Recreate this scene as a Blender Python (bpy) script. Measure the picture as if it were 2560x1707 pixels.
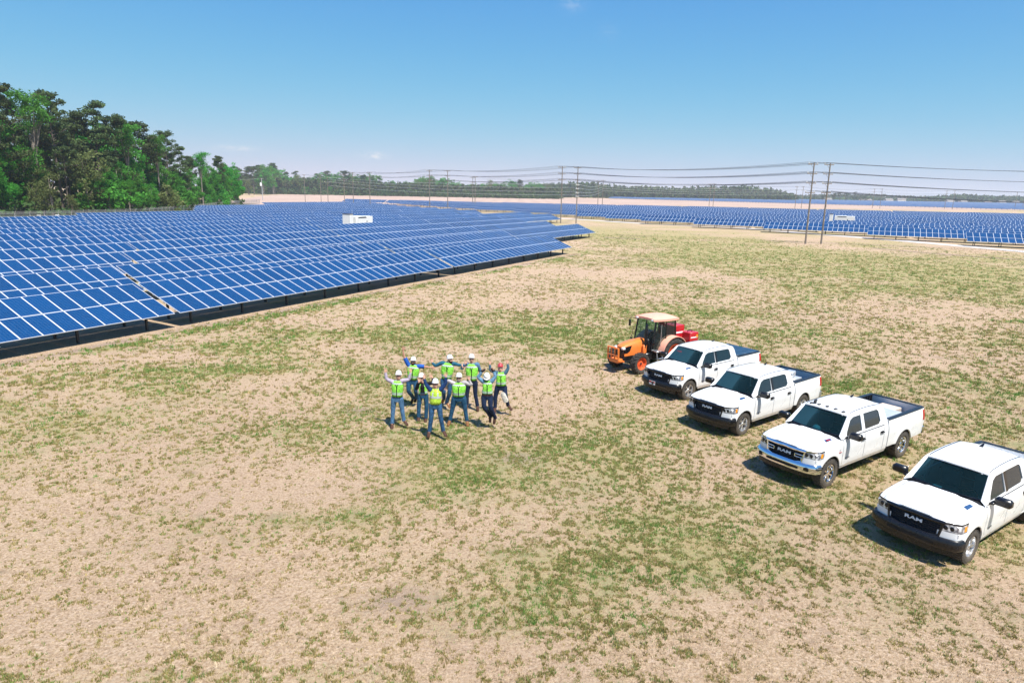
import bpy, bmesh, math, random
import numpy as np
from mathutils import Vector, Matrix, geometry
R = math.radians
for o in list(bpy.data.objects): bpy.data.objects.remove(o)
scene = bpy.context.scene
COL = scene.collection

# ------------------------------------------------------------------ camera, world, sun, exposure
CAM_H, CAM_F, CAM_PITCH, CAM_ROLL = 8.33, 1665.0, R(12.7), R(1.0)     # focal length in pixels of the 2560-wide photograph
cam_d = bpy.data.cameras.new('camera'); cam_d.sensor_width = 36.0; cam_d.lens = 36.0 * CAM_F / 2560
cam_d.clip_start = 0.1; cam_d.clip_end = 30000
cam = bpy.data.objects.new('camera', cam_d); COL.objects.link(cam); scene.camera = cam
_fw = Vector((0, math.cos(CAM_PITCH), -math.sin(CAM_PITCH))); _up = Vector((0, math.sin(CAM_PITCH), math.cos(CAM_PITCH)))
_r = Vector((1, 0, 0)) * math.cos(CAM_ROLL) + _up * math.sin(CAM_ROLL); _u = -Vector((1, 0, 0)) * math.sin(CAM_ROLL) + _up * math.cos(CAM_ROLL)
_m = Matrix.Identity(4)
for i in range(3): _m[i][0] = _r[i]; _m[i][1] = _u[i]; _m[i][2] = -_fw[i]
_m[2][3] = CAM_H
cam.matrix_world = _m

SUN_EL, SHADOW_AZ = R(62), R(122)                                        # shadows fall away from the camera and to the left
world = bpy.data.worlds.new('World'); scene.world = world; world.use_nodes = True
wn = world.node_tree; wn.nodes.clear()
w_out = wn.nodes.new('ShaderNodeOutputWorld'); w_bg = wn.nodes.new('ShaderNodeBackground'); w_sky = wn.nodes.new('ShaderNodeTexSky')
w_sky.sky_type = 'NISHITA'; w_sky.sun_disc = False; w_sky.sun_elevation = SUN_EL
_sd = (-math.cos(SHADOW_AZ), -math.sin(SHADOW_AZ))
w_sky.sun_rotation = math.atan2(_sd[0], _sd[1]); w_sky.altitude = 0; w_sky.air_density = 0.6; w_sky.dust_density = 0.2; w_sky.ozone_density = 4.0
w_bg.inputs['Strength'].default_value = 0.086
w_sep = wn.nodes.new('ShaderNodeSeparateColor'); w_com = wn.nodes.new('ShaderNodeCombineColor'); wn.links.new(w_sky.outputs[0], w_sep.inputs[0])
def wmath(op, a, b):
    x = wn.nodes.new('ShaderNodeMath'); x.operation = op
    for k, q in enumerate((a, b)):
        if hasattr(q, 'links'): wn.links.new(q, x.inputs[k])
        else: x.inputs[k].default_value = q
    return x.outputs[0]
for i, (gm_, gain, lim) in enumerate(((1.12, .80, 8.0), (.9, 1.64, 5.1), (1.0, 2.9, 5.95))):      # clear, evenly blue sky with the camera's soft shoulder
    x_ = wmath('MULTIPLY', wmath('POWER', w_sep.outputs[i], gm_), gain)
    wn.links.new(wmath('DIVIDE', x_, wmath('POWER', wmath('ADD', wmath('POWER', wmath('DIVIDE', x_, lim), 3.0), 1.0), 1 / 3)), w_com.inputs[i])
w_tc = wn.nodes.new('ShaderNodeTexCoord'); w_no = wn.nodes.new('ShaderNodeTexNoise'); w_no.inputs['Scale'].default_value = 90; w_no.inputs['Detail'].default_value = 5
w_sc = wn.nodes.new('ShaderNodeVectorMath'); w_sc.operation = 'MULTIPLY'; w_sc.inputs[1].default_value = (1, 1, 2.4); wn.links.new(w_tc.outputs['Generated'], w_sc.inputs[0]); wn.links.new(w_sc.outputs[0], w_no.inputs['Vector'])
cloud = None
for px_, py_, wx_, wy_, am_ in ((585, 371, 40, 6, .5), (935, 389, 26, 7, .75), (1432, 12, 22, 14, .16), (1520, 80, 20, 14, .07)):
    d_ = (_fw + _r * ((px_ - 1280) / CAM_F) - _u * ((py_ - 853.5) / CAM_F)).normalized(); sx_ = Vector((d_.y, -d_.x, 0)).normalized(); sz_ = sx_.cross(d_)
    def wdot(v):
        x = wn.nodes.new('ShaderNodeVectorMath'); x.operation = 'DOT_PRODUCT'; wn.links.new(w_tc.outputs['Generated'], x.inputs[0]); x.inputs[1].default_value = v; return x.outputs['Value']
    rr_ = wmath('ADD', wmath('POWER', wmath('ABSOLUTE', wmath('DIVIDE', wdot(sx_), wx_ / CAM_F), 0), 2.0), wmath('POWER', wmath('ABSOLUTE', wmath('DIVIDE', wdot(sz_), wy_ / CAM_F), 0), 2.0))
    g_ = wmath('MULTIPLY', wmath('MULTIPLY', wmath('POWER', 2.718, wmath('MULTIPLY', rr_, -1.0)), am_), wmath('GREATER_THAN', wdot(d_), .5))
    cloud = g_ if cloud is None else wmath('ADD', cloud, g_)
cloud = wmath('MINIMUM', wmath('MULTIPLY', cloud, wmath('MULTIPLY', wmath('MAXIMUM', wmath('SUBTRACT', w_no.outputs[0], .32), 0.0), 3.2)), .8)
w_mx = wn.nodes.new('ShaderNodeMix'); w_mx.data_type = 'RGBA'; wn.links.new(cloud, w_mx.inputs[0]); wn.links.new(w_com.outputs[0], w_mx.inputs[6]); w_mx.inputs[7].default_value = (6.6, 6.5, 6.6, 1)
wn.links.new(w_mx.outputs[2], w_bg.inputs[0]); wn.links.new(w_bg.outputs[0], w_out.inputs[0])
sun_d = bpy.data.lights.new('sun', 'SUN'); sun_d.energy = 5.0; sun_d.angle = R(0.53); sun_d.color = (1.0, 0.955, 0.88)
sun = bpy.data.objects.new('sun', sun_d); COL.objects.link(sun)
_dir = Vector((math.cos(SHADOW_AZ) * math.cos(SUN_EL), math.sin(SHADOW_AZ) * math.cos(SUN_EL), -math.sin(SUN_EL)))
sun.rotation_euler = _dir.to_track_quat('-Z', 'Y').to_euler(); sun.location = (0, -20, 60)
scene.view_settings.view_transform = 'Standard'; scene.view_settings.look = 'None'; scene.view_settings.gamma = 1.0
scene.view_settings.use_curve_mapping = False; scene.view_settings.exposure = 0.68
scene.render.engine = 'CYCLES'
scene.cycles.use_denoising = True; scene.cycles.max_bounces = 7; scene.cycles.transparent_max_bounces = 12
scene.cycles.volume_bounces = 1; scene.cycles.caustics_reflective = False; scene.cycles.caustics_refractive = False

# ------------------------------------------------------------------ helpers
def ray(px, py):                                                         # direction through a pixel of the 2560x1707 photograph
    return np.array(_fw) + np.array(_r) * ((px - 1280) / CAM_F) - np.array(_u) * ((py - 853.5) / CAM_F)
def unp(px, py, z=0.0):                                                  # where that direction meets the height z
    d = ray(px, py); t = (z - CAM_H) / d[2]; return np.array((d[0] * t, d[1] * t, z))
def atdepth(px, py, y):                                                  # where it meets the upright plane at distance y
    d = ray(px, py); t = y / d[1]; return np.array((d[0] * t, y, CAM_H + d[2] * t))
def proj(p):
    d = np.array(p, float) - np.array((0, 0, CAM_H)); z = d @ np.array(_fw)
    return (1280 + CAM_F * (d @ np.array(_r)) / z, 853.5 - CAM_F * (d @ np.array(_u)) / z, z)

class MB:
    """collects vertices and faces of one mesh"""
    def __init__(s): s.v = []; s.f = []; s.m = []; s.uv = {}
    def add(s, vs, fs, m=0):
        b = len(s.v); s.v += [tuple(map(float, q)) for q in vs]
        for f in fs: s.f.append(tuple(i + b for i in f)); s.m.append(m)
        return b
    def box(s, x0, x1, y0, y1, z0, z1, m=0, M=None):
        vs = [(x, y, z) for x in (x0, x1) for y in (y0, y1) for z in (z0, z1)]
        if M is not None: vs = [tuple(M @ Vector(q)) for q in vs]
        s.add(vs, [(0, 1, 3, 2), (4, 6, 7, 5), (0, 4, 5, 1), (2, 3, 7, 6), (0, 2, 6, 4), (1, 5, 7, 3)], m)
    def cbox(s, x0, x1, y0, y1, z0, z1, c=0.02, m=0, M=None):            # box with chamfered edges
        P = []
        for ax in range(3):
            lo = [x0, y0, z0]; hi = [x1, y1, z1]
            for sgn in (0, 1):
                ring = []
                a, b = [(1, 2), (0, 2), (0, 1)][ax]
                for u, w in ((0, 0), (1, 0), (1, 1), (0, 1)):
                    q = [0, 0, 0]; q[ax] = hi[ax] if sgn else lo[ax]
                    q[a] = hi[a] - c if u else lo[a] + c; q[b] = hi[b] - c if w else lo[b] + c
                    ring.append(tuple(q))
                P.append(ring)
        bm = bmesh.new(); [bm.verts.new(q) for r in P for q in r]
        bmesh.ops.convex_hull(bm, input=bm.verts); bm.verts.index_update()
        vs = [tuple(v.co) for v in bm.verts]; fs = [tuple(v.index for v in f.verts) for f in bm.faces]; bm.free()
        if M is not None: vs = [tuple(M @ Vector(q)) for q in vs]
        s.add(vs, fs, m)
    def rings(s, rs, m=0, cap0=True, cap1=True, closed=True):            # loft through rings of equal length
        n = len(rs[0]); vs = [q for r in rs for q in r]; fs = []
        for i in range(len(rs) - 1):
            for j in range(n if closed else n - 1):
                k = (j + 1) % n; fs.append((i * n + j, i * n + k, (i + 1) * n + k, (i + 1) * n + j))
        if cap0: fs.append(tuple(range(n))[::-1])
        if cap1: fs.append(tuple((len(rs) - 1) * n + j for j in range(n)))
        s.add(vs, fs, m)
    def tube(s, pts, rad, n=8, m=0, cap=True, flat=1.0, ref=None):       # tube along a polyline, a radius for each point
        pts = [Vector(p) for p in pts]; rad = [rad] * len(pts) if np.isscalar(rad) else rad
        rs = []; pr = Vector(ref) if ref else None
        for i, p in enumerate(pts):
            t = (pts[min(i + 1, len(pts) - 1)] - pts[max(i - 1, 0)])
            t = t.normalized() if t.length > 1e-9 else Vector((0, 0, 1))
            a = pr if pr is not None else (Vector((1, 0, 0)) if abs(t.x) < .8 else Vector((0, 1, 0)))
            a = (a - t * a.dot(t)); a = a.normalized() if a.length > 1e-6 else t.orthogonal().normalized()
            pr = a; b = t.cross(a)
            rs.append([tuple(p + (a * math.cos(2 * math.pi * k / n) + b * math.sin(2 * math.pi * k / n) * flat) * rad[i]) for k in range(n)])
        s.rings(rs, m, cap, cap)
    def lathe(s, prof, n=24, m=0, axis='y', c=(0, 0, 0), ms=None):       # profile of (radius, offset along axis)
        k = len(prof); vs = []; fs = []; mm = []
        for i in range(n):
            a = 2 * math.pi * i / n
            for r, h in prof:
                q = {'y': (r * math.cos(a), h, r * math.sin(a)), 'z': (r * math.cos(a), r * math.sin(a), h), 'x': (h, r * math.cos(a), r * math.sin(a))}[axis]
                vs.append((q[0] + c[0], q[1] + c[1], q[2] + c[2]))
        b = len(s.v); s.v += vs
        for i in range(n):
            for j in range(k - 1):
                i2 = (i + 1) % n; s.f.append((b + i * k + j, b + i * k + j + 1, b + i2 * k + j + 1, b + i2 * k + j)); s.m.append(ms[j] if ms else m)
    def grid(s, P, m=0, flip=False):                                     # P[i][j] points
        a, b = len(P), len(P[0]); fs = []
        for i in range(a - 1):
            for j in range(b - 1):
                f = (i * b + j, (i + 1) * b + j, (i + 1) * b + j + 1, i * b + j + 1); fs.append(f[::-1] if flip else f)
        s.add([q for r in P for q in r], fs, m)
    def slab(s, P, off, m=0, flip=False):                                # grid with a turned-in edge: off is a vector
        s.grid(P, m, flip); a, b = len(P), len(P[0])
        loop = [P[i][0] for i in range(a)] + [P[a - 1][j] for j in range(1, b)] + [P[i][b - 1] for i in range(a - 2, -1, -1)] + [P[0][j] for j in range(b - 2, 0, -1)]
        n = len(loop); o = [tuple(np.array(q) + np.array(off)) for q in loop]
        fs = [(i, (i + 1) % n, n + (i + 1) % n, n + i) for i in range(n)]
        s.add(list(loop) + o, [f[::-1] for f in fs] if not flip else fs, m)
    def poly(s, outer, holes, fn, m=0, flip=False):                      # flat outline with holes, mapped by fn(a, b) -> point
        loops = [[Vector((p[0], p[1], 0)) for p in outer]] + [[Vector((p[0], p[1], 0)) for p in h] for h in holes]
        tr = geometry.tessellate_polygon(loops); pts = [p for l in loops for p in l]
        s.add([fn(p.x, p.y) for p in pts], [t[::-1] if flip else t for t in tr], m)
    def mirror_y(s):
        n = MB(); n.v = [(x, -y, z) for x, y, z in s.v]; n.f = [f[::-1] for f in s.f]; n.m = list(s.m); return n
    def mesh(s, name, mats, smooth=True, angle=40):
        me = bpy.data.meshes.new(name); me.from_pydata(s.v, [], s.f)
        for q in (mats if isinstance(mats, (list, tuple)) else [mats]): me.materials.append(q)
        me.polygons.foreach_set('material_index', s.m)
        me.update()
        if smooth:
            me.polygons.foreach_set('use_smooth', [True] * len(me.polygons))
            if angle: me.set_sharp_from_angle(angle=R(angle))
        return me
    def build(s, name, mats, parent=None, smooth=True, angle=40, loc=None):
        o = bpy.data.objects.new(name, s.mesh(name, mats, smooth, angle)); COL.objects.link(o)
        if parent is not None: o.parent = parent
        if loc is not None: o.location = loc
        return o

def tag(o, label=None, cat=None, group=None, kind=None):
    if label: o['label'] = label
    if cat: o['category'] = cat
    if group: o['group'] = group
    if kind: o['kind'] = kind
    return o
def empty(name, loc=(0, 0, 0), rz=0.0):
    o = bpy.data.objects.new(name, None); COL.objects.link(o); o.location = loc; o.rotation_euler = (0, 0, rz); o.empty_display_size = 0.3
    return o
def inst(name, me, parent=None, loc=(0, 0, 0), rot=(0, 0, 0), scl=(1, 1, 1)):
    o = bpy.data.objects.new(name, me); COL.objects.link(o)
    if parent is not None: o.parent = parent
    o.location = loc; o.rotation_euler = rot; o.scale = scl
    return o
def text_mesh(txt, size, depth=0.004, sx=1.0, bold=0.0):                           # flat lettering as a mesh in the XZ plane, facing -Y, centred
    cu = bpy.data.curves.new('lettering', 'FONT'); cu.body = txt; cu.size = size; cu.extrude = depth; cu.offset = bold; cu.align_x = 'CENTER'; cu.align_y = 'CENTER'
    to = bpy.data.objects.new('lettering', cu); COL.objects.link(to)
    dg = bpy.context.evaluated_depsgraph_get(); dg.update()
    me = bpy.data.meshes.new_from_object(to.evaluated_get(dg)); bpy.data.objects.remove(to)
    mb = MB(); mb.v = [(v.co.x * sx, -v.co.z, v.co.y) for v in me.vertices]; mb.f = [tuple(p.vertices) for p in me.polygons]; mb.m = [0] * len(mb.f)
    bpy.data.meshes.remove(me); return mb

# ------------------------------------------------------------------ materials
class NT:
    def __init__(s, name):
        s.mat = bpy.data.materials.new(name); s.mat.use_nodes = True; s.t = s.mat.node_tree; s.t.nodes.clear()
        s.out = s.t.nodes.new('ShaderNodeOutputMaterial'); s.b = s.t.nodes.new('ShaderNodeBsdfPrincipled'); s.t.links.new(s.b.outputs[0], s.out.inputs[0])
    def n(s, typ, **kw):
        x = s.t.nodes.new('ShaderNode' + typ)
        for k, v in kw.items():
            if k in x.inputs: x.inputs[k].default_value = v
            else: setattr(x, k, v)
        return x
    def l(s, a, b): s.t.links.new(a, b)
    def set(s, **kw):
        for k, v in kw.items():
            k = k.replace('_', ' '); i = s.b.inputs[k]
            if hasattr(v, 'links'): s.l(v, i)
            else: i.default_value = v
        return s
    def math(s, op, a, b=None, c=None, clamp=False):
        x = s.n('Math', operation=op, use_clamp=clamp)
        for i, q in enumerate((a, b, c)):
            if q is None: continue
            if hasattr(q, 'links'): s.l(q, x.inputs[i])
            else: x.inputs[i].default_value = q
        return x.outputs[0]
    def mix(s, f, a, b, mode='MIX'):
        x = s.n('Mix', data_type='RGBA', blend_type=mode); x.clamp_factor = True
        for i, q in ((0, f), (6, a), (7, b)):
            if hasattr(q, 'links'): s.l(q, x.inputs[i])
            elif i == 0: x.inputs[0].default_value = q
            else: x.inputs[i].default_value = tuple(q) + (1,)
        return x.outputs[2]
    def noise(s, scale, detail=4, rough=0.55, vec=None, out=0, dist=0.0):
        x = s.n('TexNoise', Scale=scale, Detail=detail, Roughness=rough, Distortion=dist)
        if vec is not None: s.l(vec, x.inputs['Vector'])
        return x.outputs[out]
    def coord(s, which='Object'): return s.n('TexCoord').outputs[which]
    def remap(s, v, a, b, c=0.0, d=1.0):
        x = s.n('MapRange', clamp=True); s.l(v, x.inputs[0])
        for i, q in enumerate((a, b, c, d)): x.inputs[i + 1].default_value = q
        return x.outputs[0]
    def bump(s, h, strength=0.3, dist=0.02):
        x = s.n('Bump', Strength=strength, Distance=dist); s.l(h, x.inputs['Height']); s.l(x.outputs[0], s.b.inputs['Normal'])
    def scale(s, v, sc):
        x = s.n('VectorMath', operation='MULTIPLY'); s.l(v, x.inputs[0]); x.inputs[1].default_value = sc; return x.outputs[0]

def c3(h):                                                               # sRGB hex to linear
    v = [int(h[i:i + 2], 16) / 255 for i in (0, 2, 4)]
    return tuple(q / 12.92 if q <= .04045 else ((q + .055) / 1.055) ** 2.4 for q in v)
def plain(name, col, rough=0.6, metal=0.0, var=0.12, sc=6.0, bump=0.0, spec=0.5, coat=0.0, bsc=None, dirt=None):
    t = NT(name); co = t.coord(); v = t.noise(sc, 4, 0.6, co)
    f = t.remap(v, 0.3, 0.7, 1 - var, 1 + var)
    c = t.n('VectorMath', operation='SCALE'); c.inputs[0].default_value = col; t.l(f, c.inputs['Scale'])
    cc = c.outputs[0]
    if dirt: # dust of its own shape: noisy film thinning with height above the ground
        g = t.n('SeparateXYZ'); t.l(co, g.inputs[0]); h = t.remap(g.outputs[2], dirt[1], dirt[2], 1, 0)
        k = t.math('MULTIPLY', h, t.remap(t.noise(3.0, 6, .7, co), .3, .75), clamp=True); cc = t.mix(t.math('MULTIPLY', k, dirt[3]), cc, dirt[0])
    t.set(Base_Color=cc, Roughness=t.remap(t.noise(sc * 2.3, 3, .6, co), .3, .7, max(rough - .08, .02), min(rough + .08, 1)), Metallic=metal, Specular_IOR_Level=spec, Coat_Weight=coat, Coat_Roughness=0.04)
    if bump: t.bump(t.noise(bsc or sc * 5, 5, .6, co), bump, 0.01)
    return t.mat

M = {}
M['white_paint'] = plain('white_paint', (.79, .79, .78), .32, var=.012, sc=1.5, coat=.6, dirt=((.42, .34, .25), .35, .72, .38))
M['black_plastic'] = plain('black_plastic', (.007, .007, .008), .30, var=.2)
M['black_gloss'] = plain('black_gloss', (.006, .006, .007), .18, var=.1)
M['dark_under'] = plain('dark_under', (.01, .01, .01), .9)
M['rubber'] = plain('rubber', (.022, .021, .020), .85, var=.3, sc=9, dirt=((.26, .21, .15), -.1, 1.1, .55))
M['chrome'] = plain('chrome', (.85, .86, .88), .10, metal=1.0, var=.03)
M['silver'] = plain('silver', (.62, .63, .65), .32, metal=.85, var=.05)
M['aluminium'] = plain('aluminium', (.68, .69, .71), .38, metal=.55, var=.06)
M['galvanised'] = plain('galvanised', (.52, .53, .54), .5, metal=.6, var=.12)
M['dark_steel'] = plain('dark_steel', (.06, .06, .062), .55, metal=.5, var=.2)
M['amber'] = plain('amber', (.85, .32, .02), .2)
M['red_lens'] = plain('red_lens', (.45, .01, .015), .15)
M['white_print'] = plain('white_print', (.82, .82, .82), .4, var=.02)
M['interior'] = plain('interior', (.035, .04, .045), .8, var=.2)
M['grey_trim'] = plain('grey_trim', (.32, .33, .34), .6)

def glass_mat(name, tint, alpha, rough=0.03):
    t = NT(name); tr = t.n('BsdfTransparent'); tr.inputs[0].default_value = tint + (1,)
    t.set(Base_Color=(tint[0] * .25, tint[1] * .25, tint[2] * .25, 1), Roughness=rough, Specular_IOR_Level=.6)
    mx = t.n('MixShader'); fr = t.n('Fresnel', IOR=1.5)
    f = t.math('ADD', t.math('MULTIPLY', fr.outputs[0], .6), alpha, clamp=True)
    t.l(f, mx.inputs[0]); t.l(tr.outputs[0], mx.inputs[1]); t.l(t.b.outputs[0], mx.inputs[2]); t.l(mx.outputs[0], t.out.inputs[0])
    return t.mat
M['windscreen'] = glass_mat('windscreen', (.09, .27, .33), .12)
M['tint_glass'] = glass_mat('tint_glass', (.03, .08, .11), .35)
M['clear_glass'] = glass_mat('clear_glass', (.62, .78, .72), .08)
M['lamp_glass'] = glass_mat('lamp_glass', (.85, .88, .9), .12)
# ------------------------------------------------------------------ ground
rng = np.random.default_rng(7); random.seed(7)
def _hash(ix, iy, seed):
    h = (ix.astype(np.int64) * 374761393 + iy.astype(np.int64) * 668265263 + seed * 1442695041) & 0xffffffff
    h = ((h ^ (h >> 13)) * 1274126177) & 0xffffffff
    return ((h ^ (h >> 16)) & 0xffff) / 65535.0
def vnoise(x, y, seed=0):
    ix, iy = np.floor(x), np.floor(y); fx, fy = x - ix, y - iy; fx = fx * fx * (3 - 2 * fx); fy = fy * fy * (3 - 2 * fy)
    a = _hash(ix, iy, seed); b = _hash(ix + 1, iy, seed); c = _hash(ix, iy + 1, seed); d = _hash(ix + 1, iy + 1, seed)
    return (a * (1 - fx) + b * fx) * (1 - fy) + (c * (1 - fx) + d * fx) * fy
def fbm(x, y, s, oct=4, seed=0):
    v = 0; a = .5; t = 0
    for k in range(oct): v = v + a * vnoise(x / s, y / s, seed + k * 17); t += a; a *= .55; s *= .5
    return v / t

ROW_A = R(62.5)                                                          # direction of the left rows; the right ones run square to it
DA = np.array((math.cos(ROW_A), math.sin(ROW_A))); NA = np.array((-DA[1], DA[0]))
DB = np.array((DA[1], -DA[0])); NB = np.array((DA[0], DA[1]))
L0 = unp(460.7, 781.4, .85)[:2]                                          # low corner where the front row's second table begins

def pxblob(px, py, wx, wy):                                              # a patch seen at a pixel -> centre and ground radii
    c = unp(px, py); a = unp(px + wx, py); b = unp(px, py - wy); d = unp(px, py + wy)
    return c[0], c[1], abs(a[0] - c[0]), abs(b[1] - d[1]) / 2
BARE = [pxblob(*q) for q in ((150, 1560, 260, 150), (700, 1480, 260, 160), (120, 1300, 200, 90), (120, 1000, 240, 60), (1000, 880, 300, 30), (820, 800, 260, 25),
        (1350, 760, 260, 22), (1500, 690, 200, 18), (1820, 700, 260, 20), (1180, 1650, 500, 80), (1950, 1620, 300, 120), (700, 1230, 160, 50), (600, 960, 200, 40),
        (2250, 780, 250, 40), (2350, 870, 160, 50), (1530, 610, 140, 10), (420, 900, 300, 25), (1800, 1150, 120, 60), (1330, 1000, 120, 40))]
LUSH = [pxblob(*q) for q in ((1500, 575, 200, 10), (1650, 600, 260, 14), (1950, 640, 380, 16), (2300, 680, 320, 16), (2480, 700, 200, 30), (1700, 640, 200, 12), (2150, 720, 260, 14), (1000, 830, 350, 20), (1350, 840, 260, 24), (500, 920, 200, 20), (1650, 700, 320, 12), (2100, 680, 320, 16), (2350, 655, 260, 14), (1800, 780, 170, 16), (1950, 850, 250, 26), (1100, 1090, 180, 50), (430, 970, 120, 22),
        (850, 1290, 160, 50), (1020, 1210, 200, 60), (1450, 780, 160, 16), (1500, 1150, 260, 90), (1900, 1420, 260, 80), (1550, 590, 160, 8), (1750, 615, 200, 8), (1250, 1180, 220, 60),
        (700, 1080, 250, 40), (1600, 1350, 240, 110), (2200, 930, 160, 40), (1050, 920, 200, 50), (560, 770, 50, 5), (650, 745, 60, 5), (480, 800, 60, 8), (1350, 650, 40, 3), (1470, 590, 40, 3))]
def green(x, y):
    """how much living grass grows at a place, 0 dry thatch .. 1 green"""
    g = .62 * fbm(x, y, 9.0, 5, 3) + .38 * fbm(x * .8 + y * .4, y * 1.6 - x * .5, 3.0, 4, 31)
    g = (g - .5) * 1.9 + .56
    for bx, by, rx, ry in BARE: g = g - .42 * np.exp(-(((x - bx) / rx) ** 2 + ((y - by) / ry) ** 2))
    for bx, by, rx, ry in LUSH: g = g + .34 * np.exp(-(((x - bx) / rx) ** 2 + ((y - by) / ry) ** 2))
    d = (x - L0[0]) * NA[0] + (y - L0[1]) * NA[1]                        # green drip line along the front row
    al = (x - L0[0]) * DA[0] + (y - L0[1]) * DA[1]
    dl = np.exp(-((d + 1.7) / .55) ** 2) * (al < 62)
    g = g + dl * (fbm(x, y, 2.5, 3, 77) - .42) * 2.2
    g = g - .3 * np.exp(-((d + .1) / .7) ** 2) * (al < 62)
    return np.clip(g, 0, 1)

# polar sheet, dense in front of the camera, reaching past the horizon
ang = np.concatenate([np.linspace(-52, 52, 420), np.linspace(52, 308, 60)[1:-1]]); ang = np.radians(ang)
rad = np.concatenate([[.5, 4], np.geomspace(7, 330, 360), np.geomspace(360, 7000, 26)])
AA, RR = np.meshgrid(ang, rad); GX, GY = RR * np.sin(AA), RR * np.cos(AA)
hz = (fbm(GX, GY, 1.4, 3, 5) - .5) * .05 * np.clip((200 - RR) / 200, 0, 1) * (RR > 6)
gv = np.stack([GX, GY, hz - .012], -1).reshape(-1, 3); na, nr = len(ang), len(rad)
i, j = np.meshgrid(np.arange(nr - 1), np.arange(na), indexing='ij'); j2 = (j + 1) % na
gf = np.stack([i * na + j, i * na + j2, (i + 1) * na + j2, (i + 1) * na + j], -1).reshape(-1, 4)[:, ::-1]
me = bpy.data.meshes.new('ground'); me.from_pydata(gv.tolist(), [], gf.tolist() + [tuple(range(na))[::-1]])
at = me.attributes.new('green', 'FLOAT', 'POINT'); at.data.foreach_set('value', green(gv[:, 0], gv[:, 1]).astype(np.float32))
_d = (gv[:, 0] - L0[0]) * NA[0] + (gv[:, 1] - L0[1]) * NA[1]; _al = (gv[:, 0] - L0[0]) * DA[0] + (gv[:, 1] - L0[1]) * DA[1]
_so = np.exp(-((_d + .75 + .5 * (fbm(gv[:, 0], gv[:, 1], 4, 3, 15) - .5)) / .42) ** 2) * (_al < 61) * np.clip(fbm(gv[:, 0], gv[:, 1], 1.6, 3, 19) * 2.4 - .4, 0, 1)
for k_ in range(34):                                                     # scattered scuffed patches of bare grey earth
    cx, cy, rr_ = rng.uniform(-30, 45), rng.uniform(12, 95), rng.uniform(.15, .5); _so = np.maximum(_so, np.exp(-(((gv[:, 0] - cx) / rr_ / 1.6) ** 2 + ((gv[:, 1] - cy) / rr_) ** 2)) * .8)
at = me.attributes.new('soil', 'FLOAT', 'POINT'); at.data.foreach_set('value', np.clip(_so, 0, 1).astype(np.float32))
me.polygons.foreach_set('use_smooth', [True] * len(me.polygons)); me.update()
t = NT('dry_grass'); P = t.n('NewGeometry').outputs['Position']
ga = t.n('Attribute', attribute_name='green').outputs['Fac']
f1 = t.noise(15, 6, .75, P); f2 = t.noise(7, 5, .65, P); f3 = t.noise(1.1, 5, .6, P); f4 = t.noise(.16, 4, .6, P); f5 = t.noise(55, 3, .7, P)
straw = t.mix(t.remap(f2, .3, .72), (.50, .355, .23), (.385, .265, .165))
straw = t.mix(t.remap(f1, .46, .70), straw, (.68, .53, .39))
straw = t.mix(t.remap(f4, .42, .7, 0, .55), straw, (.42, .29, .215))
soil = t.mix(t.remap(f5, .35, .65), (.17, .115, .085), (.28, .20, .155))
base = t.mix(t.math('MULTIPLY', t.remap(f3, .60, .76), t.remap(f1, .35, .6), clamp=True), straw, soil)
grn = t.mix(t.remap(f2, .32, .68), (.27, .24, .085), (.42, .34, .15)); grn = t.mix(t.remap(f3, .45, .68), grn, (.24, .275, .10))
gm = t.math('ADD', t.math('MULTIPLY', t.math('SUBTRACT', f1, .5), 1.5), t.math('ADD', ga, t.math('MULTIPLY', t.math('SUBTRACT', f3, .5), .7)))
base = t.mix(t.remap(gm, .36, .95, 0, .72), base, grn)
base = t.mix(t.remap(f1, .47, .30, 0, .8), base, (.17, .115, .06))
dk = t.math('MULTIPLY', t.remap(f5, .60, .72), t.remap(f2, .42, .62), clamp=True)
base = t.mix(t.math('MULTIPLY', dk, .55), base, (.07, .05, .03))
sa = t.n('Attribute', attribute_name='soil').outputs['Fac']
base = t.mix(t.math('MULTIPLY', sa, t.remap(f1, .35, .55, .35, .9)), base, (.27, .205, .17))
t.set(Base_Color=base, Roughness=.95, Specular_IOR_Level=.1)
t.bump(t.math('ADD', t.math('MULTIPLY', f1, .9), t.math('ADD', f2, t.math('MULTIPLY', f5, .35))), .8, .10)
me.materials.append(t.mat)
ground = bpy.data.objects.new('ground', me); COL.objects.link(ground); tag(ground, 'wide mown field of dry tan grass with green patches', None, None, 'structure')

def strip(name, pts, width, z, mat, label, kind='structure'):            # a flat band along a ground polyline
    pts = [np.array(p[:2], float) for p in pts]; q = []
    dense = []
    for a, b in zip(pts[:-1], pts[1:]):
        n = max(2, int(np.linalg.norm(b - a) / 4)); dense += [a + (b - a) * k / n for k in range(n)]
    dense.append(pts[-1]); L, Rr = [], []
    for k, p in enumerate(dense):
        d = dense[min(k + 1, len(dense) - 1)] - dense[max(k - 1, 0)]; d /= np.linalg.norm(d); n = np.array((-d[1], d[0]))
        w = width / 2 * (1 + .10 * math.sin(k * .7) * random.random())
        L.append((*(p + n * w), z)); Rr.append((*(p - n * w), z))
    mb = MB(); mb.grid([L, Rr], 0, True); o = mb.build(name, mat, smooth=False); tag(o, label, None, None, kind); return o
t = NT('gravel'); P = t.n('NewGeometry').outputs['Position']
c = t.mix(t.remap(t.noise(5, 5, .7, P), .3, .7), (.46, .42, .385), (.60, .555, .515)); c = t.mix(t.remap(t.noise(.5, 4, .6, P), .45, .7, 0, .6), c, (.40, .33, .27))
t.set(Base_Color=c, Roughness=.95, Specular_IOR_Level=.1); t.bump(t.noise(20, 4, .7, P), .4, .03); M['gravel'] = t.mat
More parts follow.
